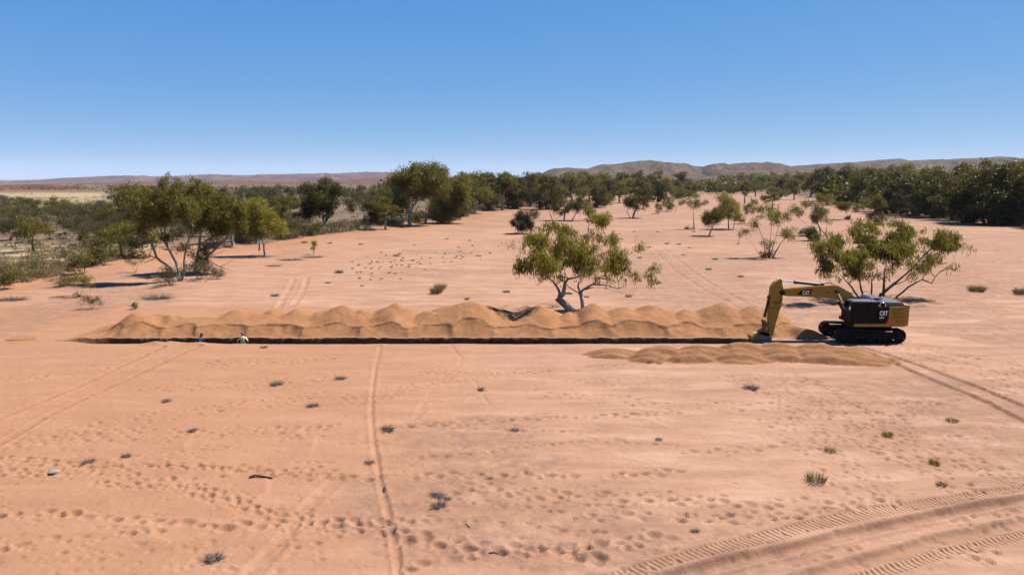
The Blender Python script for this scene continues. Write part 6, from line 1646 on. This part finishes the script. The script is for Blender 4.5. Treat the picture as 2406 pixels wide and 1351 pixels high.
    hc = Vector(ln((0, 0.035, 1.66)))
    face = Vector(ln((0, 0.125, 1.655)))
    # face pieces and hat
    bm = bmesh.new(); bmesh.ops.create_cone(bm, segments=8, radius1=0.016, radius2=0.005, depth=0.045, cap_ends=True)
    bmesh.ops.rotate(bm, verts=bm.verts, matrix=Matrix.Rotation(math.radians(60) - math.pi, 3, 'X')); bmesh.ops.translate(bm, verts=bm.verts, vec=face)
    fin("nose", bm, skin, root)
    for s in (-1, 1):
        bm = bmesh.new(); bmesh.ops.create_uvsphere(bm, u_segments=8, v_segments=6, radius=0.012); bmesh.ops.translate(bm, verts=bm.verts, vec=face + Vector((s * 0.032, -0.012, 0.025)))
        fin("eye", bm, HAIR, root)
        bm = bmesh.new(); bmesh.ops.create_uvsphere(bm, u_segments=8, v_segments=6, radius=0.025); bmesh.ops.scale(bm, verts=bm.verts, vec=(0.4, 0.8, 1.3)); bmesh.ops.translate(bm, verts=bm.verts, vec=hc + Vector((s * 0.085, 0, -0.01)))
        fin("ear", bm, skin, root)
    if hat:
        bm = bmesh.new()
        prof = [(0.0, 0.115), (0.06, 0.11), (0.092, 0.075), (0.10, 0.02), (0.105, 0.012)] 
        rings = []
        for r, z in prof:
            rings.append([bm.verts.new((hc.x + r * math.cos(t), hc.y + r * 1.15 * math.sin(t) * (1.0 if not (r > 0.104) else (1.5 if math.sin(t) > 0 else 1.0)), hc.z + z + 0.03)) for t in [k * math.pi / 8 for k in range(16)]])
        for a, b in zip(rings[:-1], rings[1:]):
            for k in range(16): bm.faces.new((a[k], a[(k + 1) % 16], b[(k + 1) % 16], b[k]))
        fin("cap", bm, hat, root, smooth=True)
    if vest:
        pass
    return root
pbx, _ = pl(463, 800, 46.85)
person("man in a blue shirt bending over inside the trench", (pbx, 46.85, -1.18), math.radians(-70), math.radians(24), (((-0.27, 0.06, 1.16), (-0.17, 0.24, 1.02)), ((0.27, 0.05, 1.15), (0.18, 0.24, 1.0))),
       cloth("blue_shirt", (0.025, 0.075, 0.16)), cloth("dark_trousers", (0.02, 0.03, 0.07)), DARKSKIN, HAIR)
pyx, _ = pl(570, 800, 46.85)
person("man in a pale yellow shirt standing in the trench with elbows out", (pyx, 46.85, -1.18), math.radians(8), math.radians(5), (((-0.36, -0.06, 1.17), (-0.31, 0.10, 0.97)), ((0.37, -0.06, 1.18), (0.28, 0.10, 0.97))),
       cloth("yellow_shirt", (0.62, 0.56, 0.27)), cloth("navy_trousers", (0.02, 0.035, 0.13)), SKIN, plain("brown_cap", (0.12, 0.07, 0.06), 0.9))

# ------------------------------------------------------------------ the air
bm = bmesh.new(); box_bm(-21800, 21800, -75, 14200, -9, 300, bm)
bmesh.ops.recalc_face_normals(bm, faces=bm.faces)
hm = bpy.data.meshes.new("haze"); bm.to_mesh(hm); bm.free()
hmat = bpy.data.materials.new("clear_air_haze"); hmat.use_nodes = True
hn = hmat.node_tree
hn.nodes.remove(hn.nodes["Principled BSDF"])
pv = hn.nodes.new("ShaderNodeVolumePrincipled")
pv.inputs["Color"].default_value = (0.80, 0.88, 1.0, 1)
pv.inputs["Density"].default_value = 0.00003
hn.links.new(pv.outputs[0], hn.nodes["Material Output"].inputs["Volume"])
hm.materials.append(hmat)
tag(link(bpy.data.objects.new("haze", hm)), "faint bluish air over the whole plain", "haze", kind="stuff")
